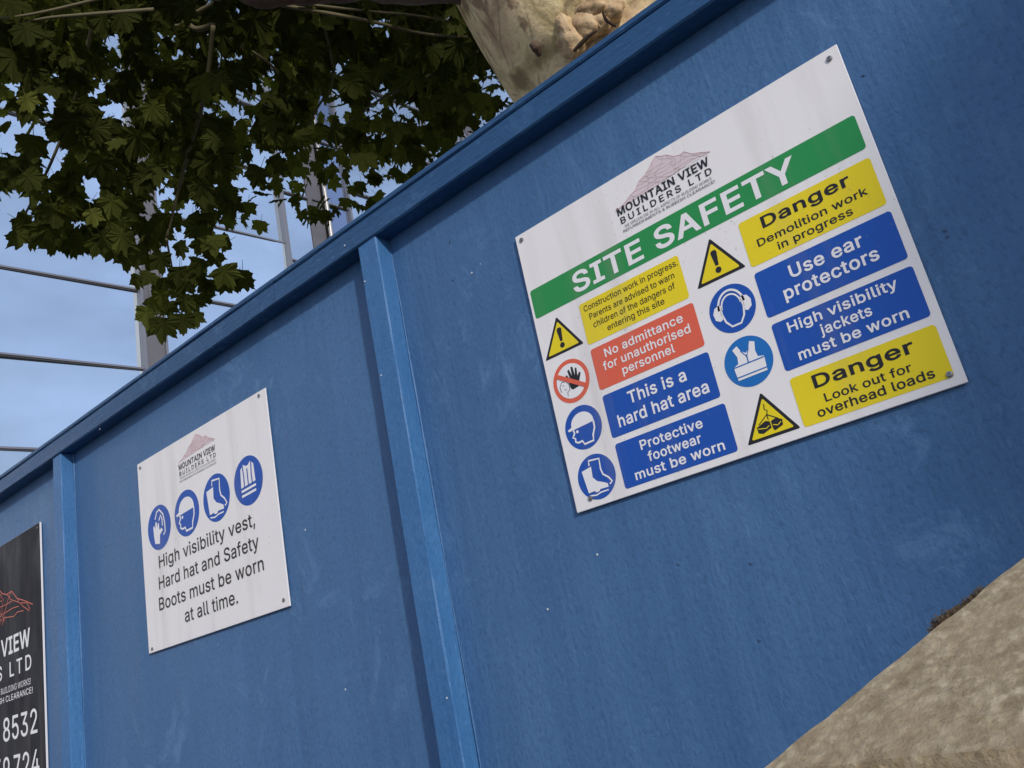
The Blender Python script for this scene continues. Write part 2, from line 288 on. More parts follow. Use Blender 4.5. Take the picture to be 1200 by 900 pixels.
# letter outlines (thousandths of the type size; capitals are 509 high)
GLYPHS = {
 ' ': (188, []),
 '!': (196, [[[67,160],[63,509],[132,509],[128,160]],[[98,-4],[81,-1],[66,9],[56,24],[52,41],[56,58],[66,73],[81,83],[98,86],[116,83],[130,73],[140,58],[143,41],[140,24],[130,9],[116,-1]]]),
 '&': (448, [[[197,-7],[150,-2],[110,12],[78,34],[54,62],[39,96],[34,133],[37,163],[47,189],[63,213],[85,235],[140,279],[216,335],[237,352],[246,363],[255,375],[260,389],[262,405],[258,427],[245,445],[226,457],[201,461],[184,459],[168,453],[155,444],[145,431],[139,416],[137,399],[139,380],[145,363],[169,327],[204,284],[438,0],[364,0],[171,231],[121,293],[102,319],[87,344],[78,370],[75,398],[79,430],[91,458],[109,481],[134,499],[165,510],[200,513],[235,510],[266,499],[290,482],[308,459],[320,433],[324,404],[322,382],[315,362],[305,342],[291,325],[275,308],[256,293],[154,217],[128,195],[110,174],[100,154],[97,131],[100,108],[109,87],[124,70],[143,57],[166,49],[193,46],[223,50],[251,59],[278,75],[301,95],[321,121],[336,151],[346,186],[349,224],[408,224],[405,180],[397,144],[385,115],[371,92],[345,62],[333,47],[305,23],[271,7],[234,-3]]]),
 ',': (188, [[[38,-119],[68,71],[137,71],[84,-119]]]),
 '.': (188, [[[95,-4],[78,-1],[63,9],[53,24],[50,41],[53,59],[63,73],[78,83],[95,87],[113,83],[128,73],[138,59],[141,41],[138,24],[128,9],[113,-1]]]),
 '0': (453, [[[227,-7],[191,-3],[158,7],[130,24],[105,48],[85,77],[69,113],[57,155],[50,202],[48,254],[50,306],[57,353],[69,395],[85,431],[106,461],[130,484],[159,502],[191,512],[227,516],[262,512],[295,502],[323,484],[348,461],[368,431],[384,395],[396,353],[403,306],[405,254],[403,202],[396,155],[384,113],[368,77],[348,48],[323,24],[295,7],[263,-3]],[[227,50],[261,56],[290,74],[313,103],[330,144],[338,176],[342,213],[344,254],[342,295],[338,332],[330,365],[313,405],[290,435],[261,453],[227,460],[192,453],[163,435],[140,405],[123,365],[115,332],[111,295],[109,254],[111,213],[115,176],[123,144],[140,103],[163,74],[192,56]]]),
 '1': (453, [[[276,509],[276,0],[212,0],[212,448],[209,448],[86,358],[86,427],[198,509]]]),
 '2': (453, [[[64,0],[64,47],[234,229],[282,282],[299,305],[311,327],[318,348],[320,371],[317,397],[308,419],[293,436],[273,449],[250,457],[224,460],[196,457],[172,447],[153,433],[139,413],[130,390],[127,362],[66,362],[71,405],[86,442],[111,473],[143,496],[182,511],[225,516],[268,511],[306,497],[337,474],[361,445],[376,411],[381,372],[378,345],[371,318],[357,290],[336,259],[317,235],[294,209],[267,180],[153,60],[153,57],[389,57],[389,0]]]),
 '3': (453, [[[218,-7],[173,-3],[133,10],[98,30],[70,57],[52,91],[44,132],[109,132],[115,107],[126,87],[144,71],[165,59],[191,52],[219,50],[248,53],[275,61],[297,74],[315,93],[325,116],[329,145],[326,172],[316,196],[299,217],[275,234],[242,244],[201,248],[157,248],[157,299],[288,448],[288,452],[70,452],[70,509],[372,509],[372,461],[211,278],[211,289],[264,288],[308,276],[344,253],[371,222],[387,186],[393,145],[387,103],[370,66],[344,36],[309,12],[266,-2]]]),
 '4': (453, [[[40,105],[40,158],[247,509],[311,509],[109,166],[109,163],[413,163],[413,105]],[[282,0],[282,121],[282,146],[282,318],[343,318],[343,0]]]),
 '5': (453, [[[221,-7],[178,-2],[140,11],[108,32],[83,60],[66,93],[60,130],[122,130],[127,108],[138,89],[154,73],[173,60],[196,52],[221,50],[250,53],[276,64],[298,82],[314,104],[324,131],[328,162],[324,193],[314,221],[297,244],[275,262],[248,273],[218,277],[192,275],[167,268],[145,258],[128,246],[67,253],[96,509],[366,509],[366,452],[151,452],[134,301],[136,301],[155,315],[178,325],[203,331],[229,334],[263,330],[294,321],[321,306],[345,285],[364,260],[379,231],[388,199],[391,163],[385,117],[369,76],[343,41],[309,15],[268,-1]]]),
 '7': (453, [[[97,0],[323,448],[323,452],[62,452],[62,509],[391,509],[391,449],[165,0]]]),
 '8': (453, [[[226,-7],[178,-2],[136,11],[101,33],[74,62],[57,96],[52,135],[55,166],[65,195],[81,220],[101,241],[125,256],[153,265],[153,267],[119,282],[93,308],[76,342],[70,380],[75,417],[90,450],[114,477],[146,498],[184,511],[226,516],[269,511],[306,498],[337,477],[361,450],[377,417],[382,380],[376,342],[359,308],[333,282],[300,267],[300,265],[327,256],[351,241],[372,220],[387,195],[397,166],[401,135],[395,96],[378,62],[352,33],[317,11],[275,-2]],[[226,49],[258,52],[285,60],[307,74],[323,91],[333,113],[337,139],[333,165],[322,189],[305,208],[283,223],[256,232],[226,235],[196,232],[169,223],[147,208],[130,189],[119,165],[115,139],[119,113],[129,91],[145,74],[167,60],[195,52]],[[226,290],[252,292],[274,300],[293,313],[307,330],[316,351],[319,376],[316,399],[308,420],[294,437],[275,449],[252,457],[226,460],[200,457],[177,449],[159,437],[145,420],[136,399],[133,376],[136,351],[145,330],[159,313],[178,300],[201,292]]]),
 '9': (453, [[[226,516],[271,510],[310,494],[343,468],[368,434],[384,393],[389,347],[385,309],[373,270],[359,240],[340,207],[315,168],[200,0],[130,0],[301,248],[307,248],[299,234],[287,221],[273,210],[257,202],[238,196],[218,195],[175,199],[137,214],[106,237],[83,269],[68,307],[64,352],[69,397],[85,436],[110,469],[143,494],[182,510]],[[226,460],[199,457],[174,446],[154,429],[138,407],[129,381],[125,352],[129,322],[138,295],[154,274],[174,257],[199,247],[226,243],[254,247],[279,257],[299,273],[314,295],[324,321],[327,350],[324,381],[314,407],[299,429],[279,446],[254,457]]]),
 'A': (480, [[[16,0],[201,509],[276,509],[463,0],[395,0],[287,302],[264,372],[232,478],[245,478],[213,371],[191,302],[85,0]],[[110,142],[110,199],[370,199],[370,142]]]),
 'B': (456, [[[60,0],[60,509],[241,509],[289,504],[329,491],[359,469],[381,442],[394,410],[398,374],[395,344],[387,320],[373,301],[356,286],[336,275],[315,267],[315,262],[339,257],[363,245],[385,227],[402,203],[414,173],[418,136],[413,100],[400,67],[377,39],[344,18],[301,4],[247,0]],[[125,57],[245,57],[296,63],[330,80],[349,105],[355,137],[352,161],[342,184],[327,203],[306,218],[279,228],[248,231],[125,231]],[[125,285],[238,285],[265,288],[288,296],[308,309],[323,326],[333,348],[336,372],[330,403],[313,429],[283,446],[240,452],[125,452]]]),
 'C': (510, [[[267,-7],[225,-3],[186,7],[150,25],[119,49],[92,79],[70,115],[53,157],[44,203],[40,254],[44,305],[53,352],[70,393],[92,429],[119,459],[150,484],[186,501],[225,512],[267,516],[305,513],[340,504],[373,490],[402,471],[427,447],[448,418],[463,385],[473,348],[408,348],[401,373],[389,395],[375,413],[357,428],[337,440],[315,449],[292,454],[267,456],[223,450],[184,432],[150,403],[125,364],[113,332],[106,295],[103,254],[106,213],[113,177],[125,145],[151,105],[184,76],[223,59],[267,53],[292,55],[315,60],[337,69],[357,81],[375,96],[389,114],[401,136],[408,160],[473,160],[463,124],[448,91],[428,62],[402,38],[373,19],[341,5],[305,-4]]]),
 'D': (502, [[[219,0],[96,0],[96,57],[215,57],[254,60],[288,68],[318,81],[354,110],[379,149],[390,181],[397,216],[399,255],[397,294],[390,329],[379,361],[354,399],[320,428],[291,441],[258,449],[221,452],[93,452],[93,509],[225,509],[273,505],[315,495],[353,478],[385,455],[412,426],[433,391],[449,351],[458,306],[462,255],[458,205],[449,159],[433,119],[411,83],[384,54],[351,31],[312,14],[268,3]],[[125,509],[125,0],[60,0],[60,509]]]),
 'E': (419, [[[60,0],[60,509],[372,509],[372,452],[125,452],[125,286],[355,286],[355,229],[125,229],[125,57],[375,57],[375,0]]]),
 'F': (410, [[[60,0],[60,509],[369,509],[369,452],[125,452],[125,278],[346,278],[346,221],[125,221],[125,0]]]),
 'G': (520, [[[269,-7],[225,-3],[185,7],[149,25],[118,49],[91,79],[69,116],[53,157],[43,203],[40,254],[43,305],[53,352],[69,393],[91,429],[117,459],[149,484],[184,501],[223,512],[265,516],[304,513],[340,504],[374,489],[403,469],[429,445],[449,416],[465,384],[474,349],[408,349],[399,372],[387,393],[373,411],[356,427],[337,439],[315,448],[291,454],[265,456],[222,450],[183,432],[150,404],[125,364],[113,332],[106,295],[103,254],[106,213],[113,177],[125,145],[151,105],[184,76],[224,59],[269,53],[309,57],[345,71],[374,93],[396,123],[410,160],[415,202],[434,199],[283,199],[283,256],[478,256],[478,200],[475,160],[466,124],[451,91],[431,62],[406,38],[377,19],[344,5],[308,-4]]]),
 'H': (517, [[[60,0],[60,509],[125,509],[125,289],[392,289],[392,509],[457,509],[457,0],[392,0],[392,232],[125,232],[125,0]]]),
 'I': (300, [[[31,0],[31,57],[118,57],[118,452],[31,452],[31,509],[269,509],[269,452],[183,452],[183,57],[269,57],[269,0]]]),
 'K': (467, [[[104,145],[104,216],[139,261],[174,303],[212,344],[364,509],[448,509],[231,276],[228,276]],[[60,0],[60,509],[125,509],[125,334],[124,225],[125,193],[125,0]],[[372,0],[188,259],[228,309],[449,0]]]),
 'L': (393, [[[60,0],[60,509],[125,509],[125,57],[361,57],[361,0]]]),
 'M': (628, [[[60,0],[60,509],[152,509],[277,187],[287,159],[299,123],[311,84],[322,49],[307,49],[318,83],[330,121],[342,158],[352,187],[476,509],[568,509],[568,0],[504,0],[504,291],[504,327],[505,369],[506,413],[507,457],[513,457],[498,409],[482,363],[467,322],[456,291],[342,0],[286,0],[170,291],[159,321],[145,361],[129,408],[112,457],[119,457],[120,416],[121,372],[122,328],[122,291],[122,0]]]),
 'N': (523, [[[60,0],[60,509],[136,509],[343,183],[363,151],[388,107],[414,55],[405,54],[401,108],[399,157],[399,195],[399,509],[463,509],[463,0],[387,0],[202,290],[177,331],[148,381],[108,452],[119,454],[122,384],[124,328],[125,291],[125,0]]]),
 'O': (533, [[[267,-7],[225,-3],[186,7],[150,25],[119,49],[92,79],[70,115],[53,157],[44,203],[40,254],[44,305],[53,352],[70,393],[92,429],[119,459],[150,484],[186,501],[225,512],[267,516],[309,512],[348,501],[384,484],[415,459],[442,429],[464,393],[480,352],[490,305],[493,254],[490,203],[480,157],[464,115],[442,79],[415,49],[384,25],[348,7],[309,-3]],[[267,53],[310,59],[349,76],[383,105],[408,144],[420,176],[428,213],[430,254],[428,295],[420,332],[408,365],[383,404],[349,433],[310,450],[267,456],[223,450],[184,433],[151,404],[125,364],[113,332],[106,295],[103,254],[106,213],[113,176],[125,144],[151,105],[184,76],[223,59]]]),
 'P': (445, [[[60,0],[60,509],[235,509],[289,503],[332,487],[366,462],[390,430],[404,391],[409,348],[404,304],[390,265],[366,233],[332,207],[289,191],[235,186],[109,186],[109,242],[233,242],[269,246],[297,256],[318,272],[333,294],[342,319],[344,348],[342,376],[333,402],[318,423],[297,439],[268,449],[232,452],[125,452],[125,0]]]),
 'R': (449, [[[60,0],[60,509],[236,509],[290,504],[333,489],[367,465],[390,433],[405,395],[409,352],[405,309],[390,271],[367,240],[333,217],[289,203],[236,198],[96,198],[96,255],[234,255],[269,258],[298,267],[319,281],[334,300],[342,324],[345,352],[342,380],[334,405],[319,425],[298,440],[269,449],[233,452],[125,452],[125,0]],[[353,0],[230,229],[303,229],[428,0]]]),
 'S': (447, [[[224,-9],[172,-4],[128,9],[91,31],[64,60],[46,96],[38,137],[104,137],[110,110],[123,88],[142,71],[166,59],[194,52],[224,49],[257,52],[286,60],[311,74],[329,92],[341,114],[346,139],[342,161],[332,179],[316,193],[296,205],[245,222],[184,239],[145,253],[112,269],[86,289],[60,326],[52,372],[58,413],[75,448],[102,476],[138,498],[180,511],[227,516],[275,511],[316,498],[351,476],[377,449],[394,415],[401,378],[337,378],[326,412],[302,437],[267,453],[225,459],[194,456],[167,448],[145,435],[129,418],[118,398],[115,376],[119,352],[131,334],[148,319],[169,308],[212,293],[264,279],[312,264],[336,252],[359,238],[379,220],[395,198],[405,171],[408,139],[403,99],[386,64],[360,34],[323,11],[294,0],[261,-7]]]),
 'T': (449, [[[32,452],[32,509],[417,509],[417,452],[257,452],[257,0],[193,0],[193,452]]]),
 'U': (517, [[[259,-8],[220,-6],[186,2],[154,15],[114,43],[85,80],[66,124],[60,173],[60,509],[124,509],[124,178],[128,144],[141,113],[160,87],[187,68],[220,56],[259,52],[298,56],[331,68],[357,87],[377,113],[389,144],[393,178],[393,509],[457,509],[457,173],[451,124],[433,80],[403,43],[363,15],[332,2],[297,-6]]]),
 'V': (480, [[[204,0],[16,509],[84,509],[192,206],[215,137],[248,31],[235,31],[267,138],[290,206],[395,509],[463,509],[278,0]]]),
 'W': (686, [[[155,0],[16,509],[82,509],[163,196],[175,145],[187,94],[197,40],[189,40],[200,94],[211,145],[224,196],[306,509],[380,509],[462,196],[474,145],[486,94],[497,40],[488,40],[499,94],[510,145],[523,196],[603,509],[670,509],[530,0],[455,0],[368,323],[351,391],[336,475],[350,475],[335,395],[318,323],[230,0]]]),
 'Y': (472, [[[203,0],[203,208],[16,509],[91,509],[192,344],[222,292],[250,230],[224,230],[251,293],[280,344],[381,509],[455,509],[268,208],[268,0]]]),
 'a': (389, [[[160,-9],[126,-5],[94,5],[68,22],[48,45],[35,73],[30,108],[34,138],[43,161],[58,179],[78,193],[100,203],[125,211],[178,220],[234,227],[252,230],[265,235],[273,243],[276,255],[276,257],[273,279],[267,297],[256,311],[240,322],[220,329],[196,331],[171,329],[149,322],[132,313],[118,301],[107,288],[100,274],[41,291],[57,322],[79,346],[104,364],[133,375],[163,382],[194,384],[215,383],[239,379],[263,372],[286,360],[306,343],[322,320],[333,290],[337,251],[337,0],[277,0],[277,52],[272,52],[264,38],[252,25],[236,12],[215,1],[190,-6]],[[170,45],[202,49],[228,59],[248,74],[263,93],[272,115],[276,138],[276,190],[270,186],[259,182],[231,176],[200,171],[175,168],[134,159],[117,150],[103,139],[95,124],[92,105],[94,87],[102,72],[114,61],[130,52],[149,47]]]),
 'b': (424, [[[229,-8],[198,-5],[172,4],[153,17],[138,31],[118,59],[112,59],[112,0],[53,0],[53,509],[114,509],[114,319],[118,319],[137,346],[152,360],[171,373],[197,381],[229,384],[274,378],[313,361],[345,332],[370,293],[381,261],[388,227],[390,189],[388,151],[381,116],[370,84],[346,45],[313,16],[274,-2]],[[220,47],[253,51],[279,66],[301,88],[316,117],[325,151],[328,189],[325,227],[316,261],[301,290],[280,311],[253,325],[220,330],[188,325],[161,312],[140,291],[125,263],[116,229],[113,189],[116,150],[125,115],[140,86],[162,65],[188,51]]]),
 'c': (396, [[[207,-8],[159,-2],[117,16],[82,46],[56,85],[44,116],[37,150],[34,187],[37,225],[44,260],[56,291],[82,330],[117,360],[159,378],[207,384],[234,383],[260,377],[284,368],[305,356],[324,341],[340,322],[353,301],[362,277],[303,262],[298,276],[290,289],[281,301],[270,311],[257,319],[242,325],[226,329],[207,330],[173,325],[145,310],[124,287],[108,258],[99,224],[96,187],[99,151],[108,117],[124,89],[145,66],[173,51],[207,46],[226,48],[243,52],[258,58],[271,66],[282,76],[292,89],[299,102],[304,117],[363,102],[354,78],[341,56],[325,37],[306,21],[285,9],[261,-1],[235,-6]]]),
 'd': (424, [[[195,-8],[151,-2],[111,16],[79,45],[55,84],[43,116],[36,151],[34,189],[36,227],[43,261],[55,293],[79,332],[112,361],[151,378],[196,384],[228,381],[253,373],[272,360],[287,346],[306,319],[311,319],[311,509],[372,509],[372,0],[313,0],[313,59],[307,59],[287,31],[272,17],[252,4],[227,-5]],[[205,47],[236,51],[263,65],[284,86],[299,115],[309,150],[312,189],[309,229],[300,263],[284,291],[263,312],[237,325],[205,330],[172,325],[145,311],[124,290],[108,261],[99,227],[96,189],[99,151],[109,117],[124,88],[145,66],[172,51]]]),
 'e': (404, [[[212,-8],[161,-2],[117,16],[82,46],[56,85],[44,116],[37,150],[34,187],[36,224],[44,258],[55,290],[81,329],[115,359],[157,378],[205,384],[236,382],[266,374],[294,361],[319,341],[341,315],[357,282],[368,242],[371,194],[371,169],[75,169],[75,221],[338,221],[310,202],[307,237],[298,269],[283,294],[263,314],[237,326],[205,330],[173,326],[146,313],[125,294],[109,270],[99,241],[96,211],[96,178],[100,139],[110,106],[128,80],[151,61],[179,50],[212,46],[234,48],[254,53],[271,61],[285,73],[297,88],[306,105],[365,91],[353,63],[335,39],[311,19],[283,4],[249,-5]]]),
 'f': (254, [[[228,379],[228,327],[6,327],[6,379]],[[81,0],[81,432],[84,461],[96,486],[113,505],[135,519],[161,527],[187,530],[222,527],[243,521],[227,468],[215,472],[195,474],[171,470],[154,460],[145,443],[142,419],[142,0]]]),
 'g': (425, [[[207,-151],[168,-148],[134,-140],[105,-127],[82,-110],[64,-91],[51,-69],[101,-41],[122,-66],[136,-78],[154,-88],[178,-95],[207,-97],[249,-92],[282,-75],[304,-47],[311,-6],[311,68],[306,68],[287,41],[272,28],[252,16],[227,8],[195,5],[152,10],[113,27],[80,53],[55,90],[43,120],[36,154],[34,191],[36,229],[43,263],[55,293],[80,332],[112,361],[152,378],[196,384],[228,382],[253,373],[273,360],[288,346],[308,319],[313,319],[313,379],[372,379],[372,-9],[367,-54],[350,-90],[324,-117],[291,-136],[251,-147]],[[205,59],[237,63],[264,75],[285,95],[300,121],[309,154],[312,193],[309,231],[300,264],[285,291],[264,312],[237,325],[205,330],[172,325],[145,312],[124,290],[109,262],[99,229],[96,193],[99,155],[109,123],[124,96],[145,76],[172,63]]]),
 'h': (410, [[[114,227],[114,0],[53,0],[53,509],[114,509],[114,287],[102,287],[124,332],[152,362],[187,379],[227,384],[264,380],[295,369],[321,349],[341,321],[353,285],[357,240],[357,0],[296,0],[296,235],[290,275],[273,304],[246,323],[210,329],[184,326],[161,317],[141,303],[126,283],[117,257]]]),
 'i': (167, [[[53,0],[53,379],[114,379],[114,0]],[[84,443],[67,446],[54,455],[44,468],[41,483],[44,499],[54,512],[67,521],[84,524],[100,521],[114,512],[123,499],[126,483],[123,468],[114,455],[100,446]]]),
 'j': (167, [[[53,379],[114,379],[114,-30],[111,-63],[102,-90],[86,-113],[65,-129],[37,-139],[4,-143],[-10,-143],[-10,-87],[2,-87],[25,-83],[40,-72],[50,-54],[53,-29]],[[83,443],[67,446],[53,455],[44,468],[41,483],[44,499],[53,512],[67,521],[83,524],[100,521],[114,512],[123,499],[126,483],[123,468],[114,455],[100,446]]]),
 'k': (381, [[[110,137],[110,212],[121,212],[284,379],[360,379],[184,199],[177,199]],[[53,0],[53,509],[114,509],[114,0]],[[294,0],[148,186],[191,229],[372,0]]]),
 'l': (189, [[[139,-2],[101,3],[74,20],[58,47],[53,84],[53,509],[114,509],[114,99],[115,77],[120,62],[130,54],[146,52],[160,53],[170,54],[181,3],[162,-1]]]),
 'm': (610, [[[53,0],[53,379],[112,379],[112,295],[108,295],[118,323],[132,346],[151,363],[172,376],[195,384],[219,386],[257,380],[287,361],[309,331],[321,295],[312,295],[322,321],[337,343],[357,361],[381,375],[407,383],[437,386],[468,383],[497,372],[522,354],[541,328],[553,296],[557,255],[557,0],[496,0],[496,254],[490,289],[473,313],[447,326],[419,330],[395,328],[374,320],[358,307],[345,290],[338,270],[335,247],[335,0],[274,0],[274,260],[269,288],[253,311],[229,326],[199,330],[178,328],[158,320],[140,307],[126,289],[117,266],[114,238],[114,0]]]),
 'n': (410, [[[114,227],[114,0],[53,0],[53,379],[112,379],[112,287],[102,287],[124,332],[152,362],[187,379],[227,384],[264,380],[295,369],[321,349],[341,321],[353,285],[357,240],[357,0],[296,0],[296,235],[290,275],[273,304],[246,323],[210,329],[184,326],[161,317],[141,303],[126,283],[117,257]]]),
 'o': (415, [[[207,-8],[159,-2],[117,16],[82,46],[56,85],[44,116],[37,150],[34,187],[37,225],[44,260],[56,291],[82,330],[117,360],[159,378],[207,384],[256,378],[299,360],[333,330],[359,291],[371,260],[379,225],[381,187],[379,150],[371,116],[359,85],[333,46],[299,16],[256,-2]],[[207,46],[242,51],[270,66],[292,89],[307,117],[316,151],[319,187],[316,224],[307,258],[292,287],[270,310],[242,325],[207,330],[173,325],[145,310],[124,287],[108,258],[99,224],[96,187],[99,151],[108,117],[124,89],[145,66],[173,51]]]),
 'p': (424, [[[53,-143],[53,379],[112,379],[112,319],[118,319],[137,346],[152,360],[171,373],[197,381],[229,384],[274,378],[313,361],[345,332],[370,293],[381,261],[388,227],[390,189],[388,151],[381,116],[370,84],[346,45],[313,16],[274,-2],[229,-8],[198,-5],[173,4],[153,17],[138,31],[118,59],[114,59],[114,-143]],[[220,47],[253,51],[279,66],[301,88],[316,117],[325,151],[328,189],[325,227],[316,261],[301,290],[280,311],[253,325],[220,330],[188,325],[161,312],[140,291],[125,263],[116,229],[113,189],[116,150],[125,115],[140,86],[162,65],[188,51]]]),
 'r': (259, [[[53,0],[53,379],[112,379],[112,321],[115,321],[130,347],[152,367],[181,380],[213,385],[229,384],[243,384],[243,322],[230,324],[207,326],[182,323],[159,315],[140,301],[126,284],[117,262],[114,237],[114,0]]]),
 's': (365, [[[182,-8],[145,-5],[112,3],[84,18],[62,38],[45,63],[36,94],[94,107],[105,79],[124,60],[150,49],[181,45],[217,50],[244,62],[262,81],[268,103],[265,121],[254,136],[237,147],[212,155],[149,170],[104,186],[72,208],[53,237],[47,274],[51,305],[65,332],[87,354],[115,370],[149,381],[187,384],[223,381],[254,372],[279,358],[299,339],[314,316],[324,290],[268,277],[258,298],[243,316],[219,328],[187,333],[156,329],[131,317],[114,299],[109,277],[112,258],[124,243],[144,232],[172,223],[229,209],[275,194],[306,171],[325,142],[331,107],[326,75],[312,47],[290,24],[260,6],[223,-5]]]),
 't': (227, [[[204,379],[204,327],[6,327],[6,379]],[[65,471],[126,471],[126,98],[128,76],[136,61],[150,53],[170,50],[185,51],[202,54],[213,2],[192,-3],[168,-4],[125,2],[92,21],[72,52],[65,93]]]),
 'u': (410, [[[182,-5],[146,-1],[115,11],[89,31],[69,59],[57,95],[53,139],[53,379],[114,379],[114,144],[119,105],[137,75],[164,56],[200,50],[226,53],[249,62],[268,77],[283,97],[293,122],[296,153],[296,379],[357,379],[357,0],[298,0],[298,92],[307,92],[286,47],[257,17],[222,0]]]),
 'v': (389, [[[163,0],[17,379],[84,379],[165,155],[187,87],[206,21],[184,21],[203,87],[224,155],[305,379],[371,379],[226,0]]]),
 'w': (567, [[[138,0],[23,379],[87,379],[133,214],[154,137],[175,41],[165,41],[186,135],[206,214],[252,379],[316,379],[362,214],[382,136],[402,41],[391,41],[413,135],[434,214],[480,379],[545,379],[429,0],[368,0],[319,172],[305,225],[291,280],[277,338],[291,338],[277,280],[263,225],[248,172],[199,0]]]),
 'y': (389, [[[47,-139],[61,-86],[71,-87],[88,-90],[104,-89],[118,-84],[130,-74],[141,-58],[151,-36],[163,-1],[17,379],[84,379],[165,155],[187,87],[206,21],[184,21],[202,87],[224,155],[305,379],[371,379],[204,-58],[191,-85],[177,-107],[159,-124],[139,-136],[117,-143],[91,-145],[65,-143]]]),
}

def area(p): return sum(p[i][0] * p[(i + 1) % len(p)][1] - p[(i + 1) % len(p)][0] * p[i][1] for i in range(len(p))) / 2
def inside(pt, P):
    c = False; x, y = pt; j = len(P) - 1
    for i in range(len(P)):
        if (P[i][1] > y) != (P[j][1] > y) and x < (P[j][0] - P[i][0]) * (y - P[i][1]) / (P[j][1] - P[i][1]) + P[i][0]: c = not c
        j = i
    return c
def fatten(P, d):
    """move a clockwise outline outwards (and a hole inwards) by d"""
    n_ = len(P); out = []
    for i in range(n_):
        a, b, c = Vector(P[i - 1]), Vector(P[i]), Vector(P[(i + 1) % n_])
        u = (b - a).normalized(); v = (c - b).normalized()
        n1 = Vector((-u.y, u.x)); n2 = Vector((-v.y, v.x)); k = n1 + n2
        if k.length < .2: out.append(tuple(b + n1 * d)); continue
        k.normalize(); out.append(tuple(b + k * d / max(k.dot(n1), .45)))
    return out
def fill2d(cons, sign=None):
    """triangles of everything the outlines wind round once or more"""
    co, ed = [], []
    for P in cons:
        b = len(co); co += [Vector(p) for p in P]; ed += [(b + i, b + (i + 1) % len(P)) for i in range(len(P))]
    v, _, f, _, _, _ = delaunay_2d_cdt(co, ed, [], 0, 1e-5)
    out = []
    for t in f:
        cx = sum(v[i].x for i in t) / len(t); cy = sum(v[i].y for i in t) / len(t); wn = 0
        for P in cons:
            for i in range(len(P)):
                (x0, y0), (x1, y1) = P[i - 1][:2], P[i][:2]
                if (y0 > cy) != (y1 > cy) and cx < (x1 - x0) * (cy - y0) / (y1 - y0) + x0: wn += 1 if y1 > y0 else -1
        if (wn != 0 if sign is None else wn * sign > 0): out.append(tuple(t))
    return [(p.x, p.y) for p in v], out
GC = {}
def glyph(ch, bold):
    if (ch, bold) in GC: return GC[(ch, bold)]
    adv, sps = GLYPHS[ch]
    sps = [[tuple(p) for p in s_] for s_ in sps]
    V, F = fill2d([fatten(p, bold) if bold else p for p in sps], -1) if sps else ([], [])
    GC[(ch, bold)] = (adv + 2 * bold * .75, V, F); return GC[(ch, bold)]
